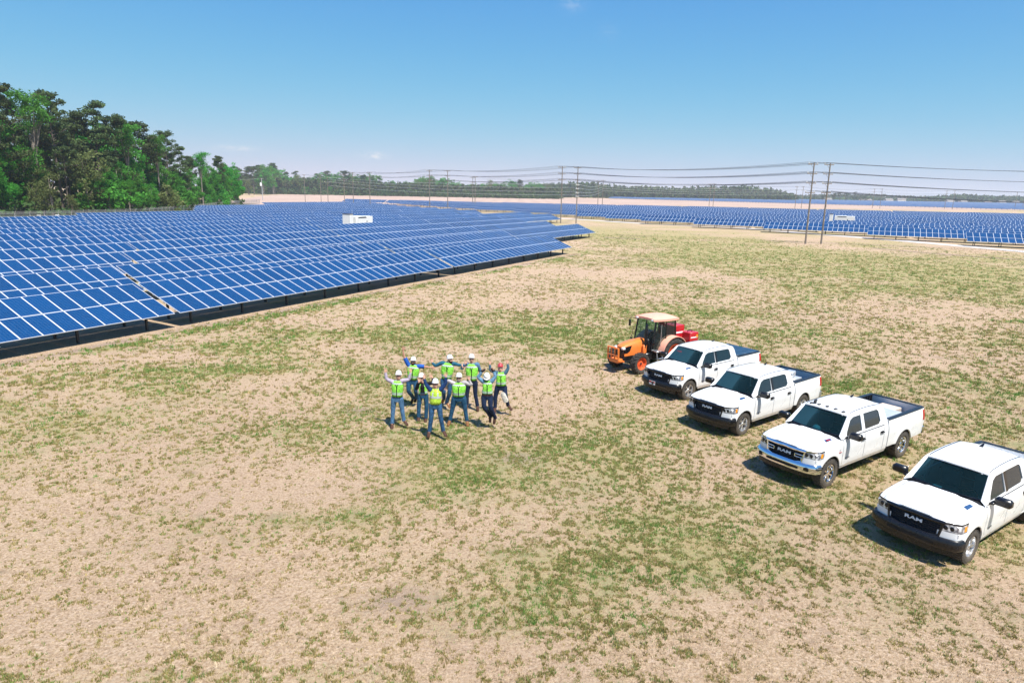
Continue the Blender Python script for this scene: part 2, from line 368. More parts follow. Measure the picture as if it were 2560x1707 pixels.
road_px = [(2900, 664), (2560, 629), (2240, 601), (2060, 587), (1840, 569), (1620, 560), (1480, 551), (1360, 544), (1250, 539), (1120, 528), (1000, 521)]
strip('gravel_road', [unp(*p) for p in road_px], 4.2, .012, M['gravel'], 'pale gravel service road running past the right hand panels')
t = NT('tyre_ruts'); P = t.n('NewGeometry').outputs['Position']
c = t.mix(t.remap(t.noise(3, 5, .7, P), .35, .65), (.20, .14, .105), (.36, .27, .20)); t.set(Base_Color=c, Roughness=.97, Specular_IOR_Level=.1); t.bump(t.noise(6, 4, .7, P), .7, .08); M['dirt'] = t.mat
strip('dirt_track', [unp(*p) for p in ((2900, 690), (2560, 650), (2430, 641), (2300, 631), (2180, 620))], 1.3, .008, M['dirt'], 'dark worn dirt track beside the gravel road')
for k, (px, py, w) in enumerate(((1560, 596, 1.6), (1590, 590, .9))):
    c0 = unp(px, py); strip('bare_soil', [c0 + np.array((-3.5, 1.8, 0)), c0 + np.array((0, 0, 0)), c0 + np.array((3.0, -.6, 0))], w, .006 + .002 * k, M['dirt'], ('bare dark soil scar past the end of the second row', 'narrow bare soil scar beyond the larger scar')[k])

# ploughed field behind, pale pinkish soil with furrows
t = NT('ploughed_soil'); P = t.n('NewGeometry').outputs['Position']
wv = t.n('TexWave', Scale=.09, Distortion=2.5, Detail=3); t.l(t.scale(P, (.3, 1, 1)), wv.inputs['Vector'])
c = t.mix(t.remap(t.noise(.02, 5, .65, P), .35, .65), (.40, .285, .225), (.50, .375, .30)); c = t.mix(t.math('MULTIPLY', wv.outputs['Fac'], .35), c, (.33, .225, .18))
t.set(Base_Color=c, Roughness=.97, Specular_IOR_Level=.1); M['ploughed'] = t.mat
fpx = [(560, 504), (640, 492), (700, 486.5), (900, 489), (1300, 493), (1500, 497), (1800, 503), (2100, 508.5), (2400, 514), (2700, 520), (2700, 527), (2300, 525), (2000, 521), (1700, 515), (1300, 512), (1000, 516), (900, 515), (600, 513)]
mb = MB(); mb.poly([unp(*p)[:2] for p in fpx], [], lambda x, y: (x, y, .03)); o = mb.build('ploughed_field', M['ploughed'], smooth=False); tag(o, 'wide ploughed field of pale brown soil behind the panels', None, None, 'structure')
if sum(p.normal.z for p in o.data.polygons) < 0: o.data.flip_normals()
# ------------------------------------------------------------------ solar tables
t = NT('solar_cells'); uv = t.n('TexCoord').outputs['UV']; sx = t.n('SeparateXYZ'); t.l(uv, sx.inputs[0])
def edge(v, n, w):                                                       # 1 on the lines of an n-fold grid
    f = t.math('FRACT', t.math('MULTIPLY', v, n)); d = t.math('ABSOLUTE', t.math('SUBTRACT', f, .5)); return t.math('GREATER_THAN', d, .5 - w)
g1 = t.math('MAXIMUM', edge(sx.outputs[0], 6, .035), edge(sx.outputs[1], 12, .035)); g2 = edge(sx.outputs[0], 18, .03)
oi = t.n('ObjectInfo').outputs['Random']; hue = t.remap(oi, 0, 1, 0, 1)
fx = t.math('FLOOR', t.math('MULTIPLY', sx.outputs[0], 6)); fy = t.math('FLOOR', t.math('MULTIPLY', sx.outputs[1], 12)); cv = t.n('CombineXYZ'); t.l(fx, cv.inputs[0]); t.l(fy, cv.inputs[1]); t.l(t.math('MULTIPLY', oi, 50), cv.inputs[2])
wn_ = t.n('TexWhiteNoise'); t.l(cv.outputs[0], wn_.inputs['Vector'])
cell = t.mix(hue, (.0012, .034, .115), (.002, .048, .155)); cell = t.mix(t.math('MULTIPLY', wn_.outputs[0], .5), cell, (.002, .055, .175))
pv = t.n('Attribute', attribute_name='pv').outputs['Fac']; cell = t.mix(t.math('MULTIPLY', pv, .55), cell, (.001, .027, .092))
col = t.mix(t.math('MULTIPLY', g1, .22), cell, (.22, .36, .58)); col = t.mix(t.math('MULTIPLY', g2, .10), col, (.30, .42, .58))
t.set(Base_Color=col, Roughness=.22, Specular_IOR_Level=.05); M['cells'] = t.mat
M['frame_alu'] = plain('frame_alu', (.66, .67, .69), .45, metal=.15, var=.05)

PW, PL, PITCH, TILT, ZLO = 1.030, 2.02, 1.042, R(21.5), .85
NCOL = 29; TLEN = NCOL * PITCH
def panel_geom(mb, uvs, x, y, w=PW, l=PL, fr=.028, h=.04):
    b = len(mb.v); x0, x1, y0, y1 = x, x + w, y, y + l; i0, i1, j0, j1 = x0 + fr, x1 - fr, y0 + fr, y1 - fr; g = h - .006
    mb.v += [(x0, y0, 0), (x1, y0, 0), (x1, y1, 0), (x0, y1, 0), (x0, y0, h), (x1, y0, h), (x1, y1, h), (x0, y1, h),
             (i0, j0, h), (i1, j0, h), (i1, j1, h), (i0, j1, h), (i0, j0, g), (i1, j0, g), (i1, j1, g), (i0, j1, g)]
    q = [(3, 2, 1, 0)] + [(k, (k + 1) % 4, 4 + (k + 1) % 4, 4 + k) for k in range(4)] + [(4 + k, 4 + (k + 1) % 4, 8 + (k + 1) % 4, 8 + k) for k in range(4)] + [(8 + k, 8 + (k + 1) % 4, 12 + (k + 1) % 4, 12 + k) for k in range(4)]
    for k_, f in enumerate(q): mb.f.append(tuple(b + i for i in f)); mb.m.append(2 if k_ == 0 else 0)  # back face coloured black to deepen the shade under the panels
    mb.f.append((b + 12, b + 13, b + 14, b + 15)); mb.m.append(1); uvs.append(len(mb.f) - 1)
def panel_mesh(name, cells):
    mb = MB(); uvs = []; pvs = []
    for (x, y) in cells: panel_geom(mb, uvs, x, y)
    me = mb.mesh(name, [M['frame_alu'], M['cells'], M['dark_under']], smooth=False)
    ul = me.uv_layers.new(name='UVMap'); pa = me.attributes.new('pv', 'FLOAT', 'FACE')
    vals = [0.0] * len(me.polygons)
    for k in uvs:
        p = me.polygons[k]
        for li, uvv in zip(p.loop_indices, ((0, 0), (1, 0), (1, 1), (0, 1))): ul.data[li].uv = uvv
        vals[k] = random.random() if len(cells) > 1 else .3
    pa.data.foreach_set('value', vals); return me
PANEL = panel_mesh('solar_panel', [(0, 0)])
ALLP = panel_mesh('panel_field', [(c * PITCH, r * (PL + .025)) for c in range(NCOL) for r in range(2)])
SL = 2 * PL + .025
def on_plane(x, s, off=0.0): return (x, s * math.cos(TILT) - off * math.sin(TILT), ZLO + s * math.sin(TILT) + off * math.cos(TILT))
BENTS = [1.3 + k * (TLEN - 2.6) / 7 for k in range(8)]
def rack_pieces():
    out = []
    for s in (.5, 1.55, 2.55, 3.6): mb = MB(); mb.box(0, TLEN - .014, s - .03, s + .03, -.085, -.006); out.append(('purlin', mb, None))
    mb = MB(); mb.box(-.03, .03, .25, SL - .25, -.20, -.09); raf = mb
    return out, raf
_pur, _raf = rack_pieces()
PURL = [m.mesh('purlin', M['galvanised'], False) for _, m, _ in _pur]; RAFT = _raf.mesh('rafter', M['galvanised'], False)
def post_mesh(h):
    mb = MB(); mb.box(-.05, .05, -.075, -.06, 0, h); mb.box(-.05, .05, .06, .075, 0, h); mb.box(-.006, .006, -.06, .06, 0, h); return mb.mesh('post', M['dark_steel'], False)
PF, PR_ = on_plane(0, .9)[2] - .2, on_plane(0, 3.2)[2] - .2
POSTF, POSTR = post_mesh(PF), post_mesh(PR_)
mb = MB()
for m_ in [x[1] for x in _pur]: mb.v, b0 = mb.v, 0; mb.add([on_plane(q[0], q[1], q[2]) for q in m_.v], m_.f)
for bx in BENTS:
    mb.add([on_plane(q[0] + bx, q[1], q[2]) for q in _raf.v], _raf.f)
    mb.box(bx - .05, bx + .05, on_plane(0, .9)[1] - .07, on_plane(0, .9)[1] + .07, 0, PF); mb.box(bx - .05, bx + .05, on_plane(0, 3.2)[1] - .07, on_plane(0, 3.2)[1] + .07, 0, PR_)
ALLR = mb.mesh('rack', M['dark_steel'], False)
ORD = ['front', 'second', 'third', 'fourth', 'fifth', 'sixth', 'seventh', 'eighth', 'ninth', 'tenth', 'eleventh', 'twelfth', 'thirteenth', 'fourteenth', 'fifteenth', 'sixteenth', 'seventeenth', 'eighteenth', 'nineteenth', 'twentieth', 'twenty-first', 'twenty-second', 'twenty-third', 'twenty-fourth', 'twenty-fifth', 'twenty-sixth', 'twenty-seventh', 'twenty-eighth', 'twenty-ninth', 'thirtieth']
PLACE = ['first', 'second', 'third', 'fourth', 'fifth', 'sixth', 'seventh', 'eighth', 'ninth', 'tenth', 'eleventh', 'twelfth', 'thirteenth', 'fourteenth']
def visible(c0, d, n):
    ok = False
    for u in (0, .25, .5, .75, 1):
        for w, z in ((0, .85), (3.8, 2.35)):
            p = c0 + d * TLEN * u + n * w; q = proj((p[0], p[1], z))
            if q[2] > 1 and -25 < q[0] < 2585: ok = True
    return ok
NTAB = [0, 0]
def solar_table(c0, rz, d, n, label, group):
    """one rack of two rows of 29 panels; c0 = ground point below its low left corner"""
    root = empty('solar_table', (c0[0], c0[1], 0), rz); tag(root, label, 'solar panels', group)
    mid = c0 + d * TLEN * .5; a = proj((*(mid), 1.3)); b = proj((*(mid + d * PITCH), 1.3)); w = abs(b[0] - a[0]) + abs(b[1] - a[1])
    p0 = proj((*mid, .85)); p1 = proj((*(mid + n * 1.9), 1.6)); h = abs(p1[1] - p0[1])
    near = min(w, h) >= 8.5
    rm = (TILT, 0, 0)
    if near:
        NTAB[0] += 1
        for c in range(NCOL):
            for r in range(2):
                s = r * (PL + .025); p = on_plane(c * PITCH, s)
                inst('solar_panel', PANEL, root, (p[0], p[1] + random.uniform(-.003, .003), p[2] + random.uniform(-.004, .004)), (TILT + random.uniform(-.003, .003), 0, 0))
        for me_ in PURL: inst('purlin', me_, root, on_plane(0, 0), rm)
        for bx in BENTS:
            inst('rafter', RAFT, root, on_plane(bx, 0), rm); inst('post', POSTF, root, (bx, on_plane(0, .9)[1], 0)); inst('post', POSTR, root, (bx, on_plane(0, 3.2)[1], 0))
    else:
        NTAB[1] += 1
        tag(inst('panel_field', ALLP, root, on_plane(0, 0), rm), kind='stuff'); tag(inst('rack', ALLR, root), kind='stuff')
    return root
PERIOD = TLEN + .33
perps = [0, 9.9, 19.8, 29.3, 39.9, 50.8, 60.8, 71.8, 83.5, 95.5, 106.2, 115.5, 126, 136, 145.5, 154.5, 163, 172]
rend = np.interp(perps, [0, 9.9, 19.8, 29.3, 40, 54, 74, 95, 116, 162.5, 172], [60.7, 96, 103, 110, 148, 152, 162, 173.5, 183, 220, 226])
gap0 = [-.45, 4.4, 11.2, 17.9, 26.3, 34.9, 45.0] + [q for q in rend[7:]]       # where a gap between tables falls in each row
lend = np.interp(perps, [0, 100, 105, 106.2, 115.5, 126, 163, 172], [-99, -99, -99, 56, 75, 95, 152, 161])
for r, pp in enumerate(perps):
    ks = []
    for k in range(-14, 15):
        s0 = gap0[r] + .17 + k * PERIOD
        if s0 + TLEN > rend[r] + PERIOD * .35 or s0 < lend[r] - PERIOD * .45: continue
        c0 = L0 + NA * pp + DA * s0
        if visible(c0, DA, NA) and c0 @ np.array((0, 1)) > 4: ks.append(s0)
    for idx, s0 in enumerate(sorted(ks, reverse=True)):
        solar_table(L0 + NA * pp + DA * s0, ROW_A, DA, NA, f'blue solar table, {ORD[r]} row of the left array, {PLACE[idx]} from its right end', 'left array of solar tables')

# right array: the front steps back along the gravel road
RB = ROW_A - math.pi / 2
low = [(unp(*p, .9)[:2]) for p in ((2418, 603), (2377, 597), (2070, 581), (1624, 553), (1468, 541.6), (1352, 533), (1240, 527), (1130, 520), (1052, 514), (971, 508))]
fr_al = [p @ DB for p in low]; fr_pp = [p @ NB for p in low]
starts = sorted(zip(fr_al, fr_pp), reverse=True)
PB = 9.6
base_pp = fr_pp[0]
def front_perp(al):                                                      # nearest row that may stand at this place along the row
    return np.interp(al, [q[0] for q in starts[::-1]], [q[1] for q in starts[::-1]]) if al < starts[0][0] else starts[0][1] - (al - starts[0][0]) * .30
rows_b = {}
nrow = 26
for r in range(nrow):
    pp = base_pp + r * PB + (2.5 if r > 8 else 0)
    far = np.interp(pp, [140, 300, 330, 345, 365, 390], [999, 999, 999, 999, 999, 999])
    als = []
    # left end of this row follows the road; find where the front boundary allows this row
    aa = np.linspace(-270, 160, 1200); okk = [a for a in aa if front_perp(a) <= pp + 1.0]
    left = min(okk) if okk else 0
    back = np.interp(left, [-240, -137, -80, -14, 46, 120], [305, 334, 348, 361, 383, 395])
    k = 0
    while True:
        s0 = left + k * (PERIOD + .6); k += 1
        if s0 > 190: break
        bk = np.interp(s0 + 15, [-240, -137, -80, -14, 46, 120], [308, 336, 350, 362, 384, 396])
        if pp > bk: continue
        c0 = DB * s0 + NB * pp
        if not visible(c0, DB, NB): continue
        als.append(s0)
    for idx, s0 in enumerate(als):
        rows_b[(r, idx)] = solar_table(DB * s0 + NB * pp, RB, DB, NB, f'blue solar table, {ORD[r]} row of the right array, {PLACE[idx] if idx < 14 else "last"} from its left end', 'right array of solar tables')
print('tables', NTAB)

# far array beyond the ploughed field: too far to tell tables apart
mb = MB()
fa = [unp(1520, 497), unp(2900, 536), unp(2900, 517), unp(1560, 493.3)]
for k in range(34):
    u = k / 33; A = fa[0] * (1 - u) + fa[3] * u; B = fa[1] * (1 - u) + fa[2] * u
    dd = (B - A)[:2]; ln = np.linalg.norm(dd); dd /= ln; nn = np.array((-dd[1], dd[0]))
    st = 0
    while st < ln:
        e = min(st + random.choice((28, 30, 58)), ln); p, q = A[:2] + dd * st, A[:2] + dd * e
        mb.add([(*p, .8), (*q, .8), (*(q + nn * 3.8), 2.4), (*(p + nn * 3.8), 2.4)], [(0, 1, 2, 3)]); mb.add([(*p, .7), (*q, .7), (*(q + nn * 3.8), 2.3), (*(p + nn * 3.8), 2.3)], [(3, 2, 1, 0)], 1)
        for s_ in np.arange(st + 1, e, 4.0):
            w = A[:2] + dd * s_ + nn * 1.9; mb.box(w[0] - .08, w[0] + .08, w[1] - .08, w[1] + .08, 0, 1.5, 1)
        st = e + 1.2
t = NT('far_cells'); P = t.n('NewGeometry').outputs['Position']; c = t.mix(t.remap(t.noise(.3, 3, .6, P), .35, .65), (.07, .12, .22), (.11, .16, .26)); t.set(Base_Color=c, Roughness=.25, Specular_IOR_Level=.5)  # cells paled, sky reflection and haze put into the colour
far = mb.build('far_solar_rows', [t.mat, M['dark_steel']], smooth=False); tag(far, 'thin blue band of far solar rows beyond the ploughed field', 'solar panels', None, 'stuff')
# ------------------------------------------------------------------ utility poles and wires
t = NT('pole_wood'); co = t.coord(); c = t.mix(t.remap(t.noise(14, 5, .7, t.scale(co, (1, 1, .08))), .3, .7), (.16, .135, .11), (.27, .235, .20)); t.set(Base_Color=c, Roughness=.9, Specular_IOR_Level=.2); t.bump(t.noise(30, 4, .7, t.scale(co, (1, 1, .06))), .5, .01); M['pole_wood'] = t.mat
M['porcelain'] = plain('porcelain', (.72, .72, .70), .3)
M['wire_dark'] = plain('wire_dark', (.09, .10, .115), .8, spec=.1)
M['wire_light'] = plain('wire_light', (.62, .62, .60), .45, metal=.3)
def utility_pole(pos, h, arms, arm_dir, label, group, r=.17, half=1.15):
    root = empty('utility_pole', (pos[0], pos[1], 0)); tag(root, label, 'pole', group)
    mb = MB(); mb.tube([(0, 0, -.3), (0, 0, h * .5), (0, 0, h)], [r, r * .82, r * .62], 10); mb.build('pole', M['pole_wood'], root)
    a = np.array((math.cos(arm_dir), math.sin(arm_dir))); ends = []
    for z in arms:
        Mz = Matrix.Translation((0, 0, z)) @ Matrix.Rotation(arm_dir, 4, 'Z')
        mb = MB(); mb.box(-half, half, .16, .28, -.07, .07, 0, Mz); mb.tube([Mz @ Vector((-half * .55, .22, .05)), Mz @ Vector((0, .2, -.55))], .025, 5); mb.tube([Mz @ Vector((half * .55, .22, .05)), Mz @ Vector((0, .2, -.55))], .025, 5)
        arm = mb.build('crossarm', M['pole_wood'], root)
        for s in (-1, 1):
            mb = MB(); c = Mz @ Vector((s * half * .93, .22, 0)); mb.lathe([(.0, .34), (.05, .34), (.09, .30), (.05, .27), (.10, .22), (.05, .18), (.10, .13), (.04, .08), (.04, .05)], 8, 0, 'z', c); mb.build('insulator', M['porcelain'], arm)
            ends.append((pos[0] + c.x, pos[1] + c.y, c.z + .34))
    return root, ends
def from_top(px, py, h): return unp(px, py, h)
PA, PB_, PC, PD = unp(2013.2, 609.7), unp(2052.5, 609.7), unp(1401.6, 558.1), unp(1440, 559.2)
LA = [('front line, beside the gravel road, nearer left of the close pair', PA, 14.1, 4), ('', PC, 15.1, 3), ('', from_top(1073.4, 425, 15), 15, 3), ('', from_top(881, 431, 15), 15, 2), ('', from_top(760, 436.5, 15), 15, 2)]
LB = [('', PB_, 14.1, 4), ('', PD, 15.0, 3), ('', from_top(1119, 426, 15), 15, 3), ('', from_top(923, 430.5, 15), 15, 2), ('', from_top(800, 436, 15), 15, 2)]
where = ['nearest pair by the gravel road', 'pair past the left array', 'pair standing behind the left array', 'slim far pair before the field', 'slimmest far pair at the left']
armdir = R(25); chains = [[], []]
for ci, L in enumerate((LA, LB)):
    for k, (_, pos, h, na_) in enumerate(L):
        zs = [h - .25 - 1.62 * q for q in range(na_)]
        _, ends = utility_pole(pos, h, zs, armdir, f'utility pole with {["two","three","four"][na_-2]} crossarms, {("left", "right")[ci]} of the {where[k]}', 'utility poles of the front line')
        chains[ci].append(ends)
    off = np.array((math.cos(R(-21)), math.sin(R(-21)))) * 80; p = L[0][1]
    Mx = [(e[0] + off[0], e[1] + off[1], e[2] - .4) for e in chains[ci][0]]; chains[ci].insert(0, Mx)
def wire(pts, sag, rad, mat, label, group):
    """one conductor hung through its supports"""
    q = []
    for a, b in zip(pts[:-1], pts[1:]):
        a, b = np.array(a), np.array(b); n = 14; L = np.linalg.norm(b - a)
        for k in range(n): u = k / n; p = a + (b - a) * u; q.append((p[0], p[1], p[2] - 4 * u * (1 - u) * sag * (L / 80) ** 2 if L < 130 else p[2] - 4 * u * (1 - u) * sag * 2))
    q.append(tuple(pts[-1])); mb = MB(); mb.tube(q, rad, 4); o = mb.build('power_line', mat, smooth=False); tag(o, label, 'wire', group); return o
lev = ['topmost', 'second', 'third', 'fourth']
for ci in (0, 1):
    for e in range(8):
        pts = [ch[e] for ch in chains[ci] if e < len(ch)]
        if len(pts) > 1: wire(pts, 1.3, .026, M['wire_dark'], f'dark wire on the {lev[e // 2]} crossarms, {("left", "right")[e % 2]} end, {("left", "right")[ci]} poles of each pair', 'dark power lines of the front line')
pole2 = [((1182, 443), (1188, 441)), ((1497, 452.8), (1508.5, 450.5)), ((1777, 459.7), (1787, 459)), ((1993, 466), (2009, 466)), ((2187, 472), (2206, 472)), ((2368, 477), (2388, 476.5)), ((2544, 481), (2563, 482))]
sec = [[], []]
nm2 = ['left of all', 'before the dark wood', 'past the dark wood', 'left of the skyline pines', 'right of the skyline pines', 'before the far houses', 'at the right edge']
for k, pr_ in enumerate(pole2):
    for ci, px in enumerate(pr_):
        _, ends = utility_pole(from_top(px[0], px[1], 15), 15, [14.7, 12.4], R(20), f'thin far pole of the back line, {("left", "right")[ci]} of pair {nm2[k]}', 'utility poles of the back line', r=.2, half=1.6)
        sec[ci].append(ends)
for ci in (0, 1):
    for e in (0, 3): wire([s[e] for s in sec[ci]], .9, .03, M['wire_dark'], f'thin far power line on the {("upper", "lower")[e // 2]} arms of the back line, {("left", "right")[ci]} poles', 'power lines of the back line')
pI, pK = from_top(817.4, 435, 15), from_top(1508.5, 450.5, 15)
_, _e = utility_pole(pI, 15, [13.2, 11.0], R(25), 'utility pole with low crossarms carrying the pale wires, left of the far pairs', 'utility poles of the front line', half=1.4)
_, _e = utility_pole(from_top(859, 435.5, 15), 15, [14.6, 12.2], R(25), 'utility pole with low crossarms just right of the pole that starts the pale wires', 'utility poles of the front line', half=1.4)
for k, (z0, z1, z2) in enumerate(((13.4, 10.6, 12.9), (12.4, 9.6, 11.7), (11.3, 8.5, 10.6), (9.6, 7.6, 9.4))):
    far_r = from_top(2009, 466, 15)
    wire([(pI[0], pI[1], z0), (PD[0] - .3, PD[1] - .4, z1), (pK[0], pK[1], z2), (far_r[0], far_r[1], z2)], .55, .034, M['wire_light'], f'pale low wire crossing the middle poles, {("top", "second", "third", "lowest")[k]} of the four', 'pale low wires')
mb = MB()
for z in (10.6, 9.6, 8.5, 7.6): mb.box(-.5, .5, -.35, -.23, z - .42, z - .30); mb.tube([(0, 0, z - .36), (0, -.3, z - .36)], .05, 6); mb.tube([(-.28, -.38, z - .3), (-.28, -.38, z)], .06, 6)
o = mb.build('insulator_bracket', M['porcelain'], None, loc=(PD[0], PD[1], 0)); tag(o, 'pale insulator brackets low on the right pole past the left array', 'bracket')
# transformer pole at the fence corner
pT = unp(657, 501); root = empty('transformer_pole', (pT[0], pT[1], 0)); tag(root, 'pale pole with a transformer can at the far fence corner', 'pole')
mb = MB(); mb.tube([(0, 0, -.2), (0, 0, 7), (0, 0, 13.6)], [.24, .2, .16], 10); mb.build('pole', M['galvanised'], root)
mb = MB(); mb.box(-1.3, 1.3, -.09, .09, 13.1, 13.3); mb.build('crossarm', M['pole_wood'], root)
mb = MB(); mb.lathe([(0, 8.8), (.5, 8.8), (.5, 10.6), (.4, 10.75), (0, 10.8)], 14, 0, 'z', (-.55, -.3, 0)); mb.tube([(-.7, -.3, 10.7), (-.7, -.3, 11.2)], .07, 6); mb.build('transformer', M['porcelain'], root)
wire([(pT[0] + 1, pT[1], 13.4), (pT[0] - 34, pT[1] + 3, 11.5)], .5, .03, M['wire_light'], 'pale wire running left from the transformer pole into the trees', 'transformer wires')

# ------------------------------------------------------------------ fence along the wood
fence_px = [(-60, 533.5), (0, 531), (170, 527.5), (340, 523), (480, 513), (560, 505), (620, 499.5), (652, 497.8)]
FP = [unp(px, py, 2.4)[:2] for px, py in fence_px]
t = NT('chain_link'); co = t.coord(); s_ = t.n('SeparateXYZ'); t.l(co, s_.inputs[0])
def dia(sg):
    f = t.math('FRACT', t.math('MULTIPLY', t.math('ADD', s_.outputs[0], t.math('MULTIPLY', s_.outputs[2], sg)), 9.0)); return t.math('LESS_THAN', f, .2)
tr = t.n('BsdfTransparent'); mx = t.n('MixShader'); t.l(t.math('MAXIMUM', dia(1), dia(-1)), mx.inputs[0]); t.l(tr.outputs[0], mx.inputs[1]); t.l(t.b.outputs[0], mx.inputs[2]); t.l(mx.outputs[0], t.out.inputs[0])
t.set(Base_Color=(.33, .34, .35, 1), Roughness=.5, Metallic=.5); M['chain_link'] = t.mat
fence = empty('chain_link_fence', (FP[1][0], FP[1][1], 0)); tag(fence, 'grey chain link fence topped with barbed wire along the wood', 'fence')
mb = MB(); mb.tube([(0, 0, 0), (0, 0, 2.15)], .06, 6); mb.tube([(0, 0, 2.12), (.34, 0, 2.55)], .045, 5); FPOST = mb.mesh('fence_post', M['galvanised'])
BAY = 3.0
mb = MB(); mb.grid([[(0, 0, .05), (0, 0, 2.1)], [(BAY, 0, .05), (BAY, 0, 2.1)]]); FAB = mb.mesh('chain_link', M['chain_link'], False)
mb = MB(); mb.tube([(0, 0, 2.1), (BAY, 0, 2.1)], .03, 5)
for q in (.1, .21, .31): mb.tube([(0, -q, 2.12 + q * 1.18), (BAY, -q, 2.12 + q * 1.18)], .012, 4)
RAIL = mb.mesh('top_rail', M['galvanised'], False)
dist = 0; seg = 0; P0 = FP[0]; total = [np.linalg.norm(b - a) for a, b in zip(FP[:-1], FP[1:])]
cum = np.concatenate([[0], np.cumsum(total)]); nb = int(cum[-1] / BAY)
fpos = lambda s: np.array((np.interp(s, cum, [p[0] for p in FP]), np.interp(s, cum, [p[1] for p in FP])))
for k in range(nb + 1):
    p = fpos(k * BAY); q = fpos(min((k + 1) * BAY, cum[-1])); an = math.atan2(*(q - p)[::-1]) if k < nb else an
    lp = (p[0] - FP[1][0], p[1] - FP[1][1], 0)
    inst('fence_post', FPOST, fence, lp, (0, 0, an - math.pi / 2 ))
    if k < nb: inst('chain_link', FAB, fence, lp, (0, 0, an)); inst('top_rail', RAIL, fence, lp, (0, 0, an))
for px, lb in ((93, 'left'), (139, 'right')):
    q = unp(px, 541, 1.3); sg = MB(); sg.cbox(-.45, .45, -.012, .012, -.3, .3, .008); sg.box(-.38, .38, -.016, -.013, .02, .18, 1); sg.box(-.38, .38, -.016, -.013, -.2, -.16, 1); o = sg.build('warning_sign', [M['white_print'], M['grey_trim']], None, False, loc=(q[0] + .6, q[1] - .3, 1.35)); tag(o, f'small white warning sign on the fence, {lb} of the two', 'sign', 'signs on the fence')

# ------------------------------------------------------------------ inverter stations
M['cabinet'] = plain('cabinet', (.74, .74, .72), .5, var=.03, sc=2)
def inverter(pos, rz, label):
    root = empty('inverter_station', (pos[0], pos[1], 0), rz); root.scale = (.82, 1, 1.18); tag(root, label, 'inverter')
    mb = MB(); mb.cbox(-3.9, 3.9, -1.25, 1.25, 0, .35, .03); mb.build('skid', M['galvanised'], root)
    mb = MB(); mb.cbox(-2.1, 1.5, -1.1, 1.1, .36, 2.85, .04); bx = mb.build('container', M['cabinet'], root)
    mb = MB(); mb.box(-1.3, 1.4, -1.14, -1.10, 2.58, 2.74); mb.build('vent_strip', M['dark_steel'], bx, False)
    for k in range(5): mb = MB(); mb.box(-2.0 + k * .7, -1.36 + k * .7, -1.125, -1.102, .5, 2.45); mb.build('door_panel', M['cabinet'], bx, False)
    mb = MB(); mb.cbox(-3.75, -2.7, -.9, .9, .36, 3.15, .03); tc = mb.build('tall_cabinet', M['cabinet'], root); mb = MB(); mb.cbox(-3.8, -2.65, -.95, .95, 3.16, 3.24, .01); mb.build('cap', M['dark_steel'], tc)
    mb = MB(); mb.cbox(-2.65, -2.15, -.6, .6, .36, 1.5, .03); mb.build('low_cabinet', M['cabinet'], root)
    mb = MB(); mb.cbox(1.55, 3.8, -1.0, 1.0, .36, 2.8, .04); rc = mb.build('right_cabinet', M['cabinet'], root)
    for (x, z, w, h) in ((2.35, 1.55, .34, .34), (2.35, .95, .34, .3), (3.1, 1.6, .2, .34), (1.75, 2.0, .25, .2)): mb = MB(); mb.cbox(x - w / 2, x + w / 2, -1.04, -1.002, z - h / 2, z + h / 2, .015); mb.build('vent', M['black_plastic'], rc)
    mb = MB(); mb.tube([(-1.0, .6, 2.85), (-1.0, .6, 3.9)], .03, 6); mb.build('antenna', M['galvanised'], root)
    return root
inverter(L0 + NA * 47.9 + DA * 72, ROW_A, 'white inverter station with a tall cabinet standing among the left panels')
q = unp(2105, 543, 3.0); inverter(q[:2], RB, 'low white inverter station standing among the right panels')
# ------------------------------------------------------------------ trees
def leaf_mat(name, c1, c2, tl=.35):
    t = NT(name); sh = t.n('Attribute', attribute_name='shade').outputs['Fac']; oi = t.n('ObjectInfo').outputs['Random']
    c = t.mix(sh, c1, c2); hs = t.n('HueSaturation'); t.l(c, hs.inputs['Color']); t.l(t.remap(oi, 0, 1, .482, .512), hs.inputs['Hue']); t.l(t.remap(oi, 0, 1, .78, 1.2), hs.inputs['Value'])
    t.set(Base_Color=hs.outputs[0], Roughness=.65, Specular_IOR_Level=.2); tr = t.n('BsdfTranslucent'); t.l(hs.outputs[0], tr.inputs[0]); mx = t.n('MixShader'); mx.inputs[0].default_value = tl
    t.l(t.b.outputs[0], mx.inputs[1]); t.l(tr.outputs[0], mx.inputs[2]); t.l(mx.outputs[0], t.out.inputs[0]); return t.mat
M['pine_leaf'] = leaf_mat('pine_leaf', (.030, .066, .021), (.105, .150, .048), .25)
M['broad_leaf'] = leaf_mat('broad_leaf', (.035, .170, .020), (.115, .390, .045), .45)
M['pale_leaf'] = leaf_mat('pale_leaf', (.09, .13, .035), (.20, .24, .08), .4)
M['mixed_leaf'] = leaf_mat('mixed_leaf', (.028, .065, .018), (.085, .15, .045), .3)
M['bark'] = plain('bark', (.12, .095, .075), .95, var=.35, sc=3, bump=.5)
M['bark_pale'] = plain('bark_pale', (.25, .21, .175), .95, var=.3, sc=3, bump=.4)
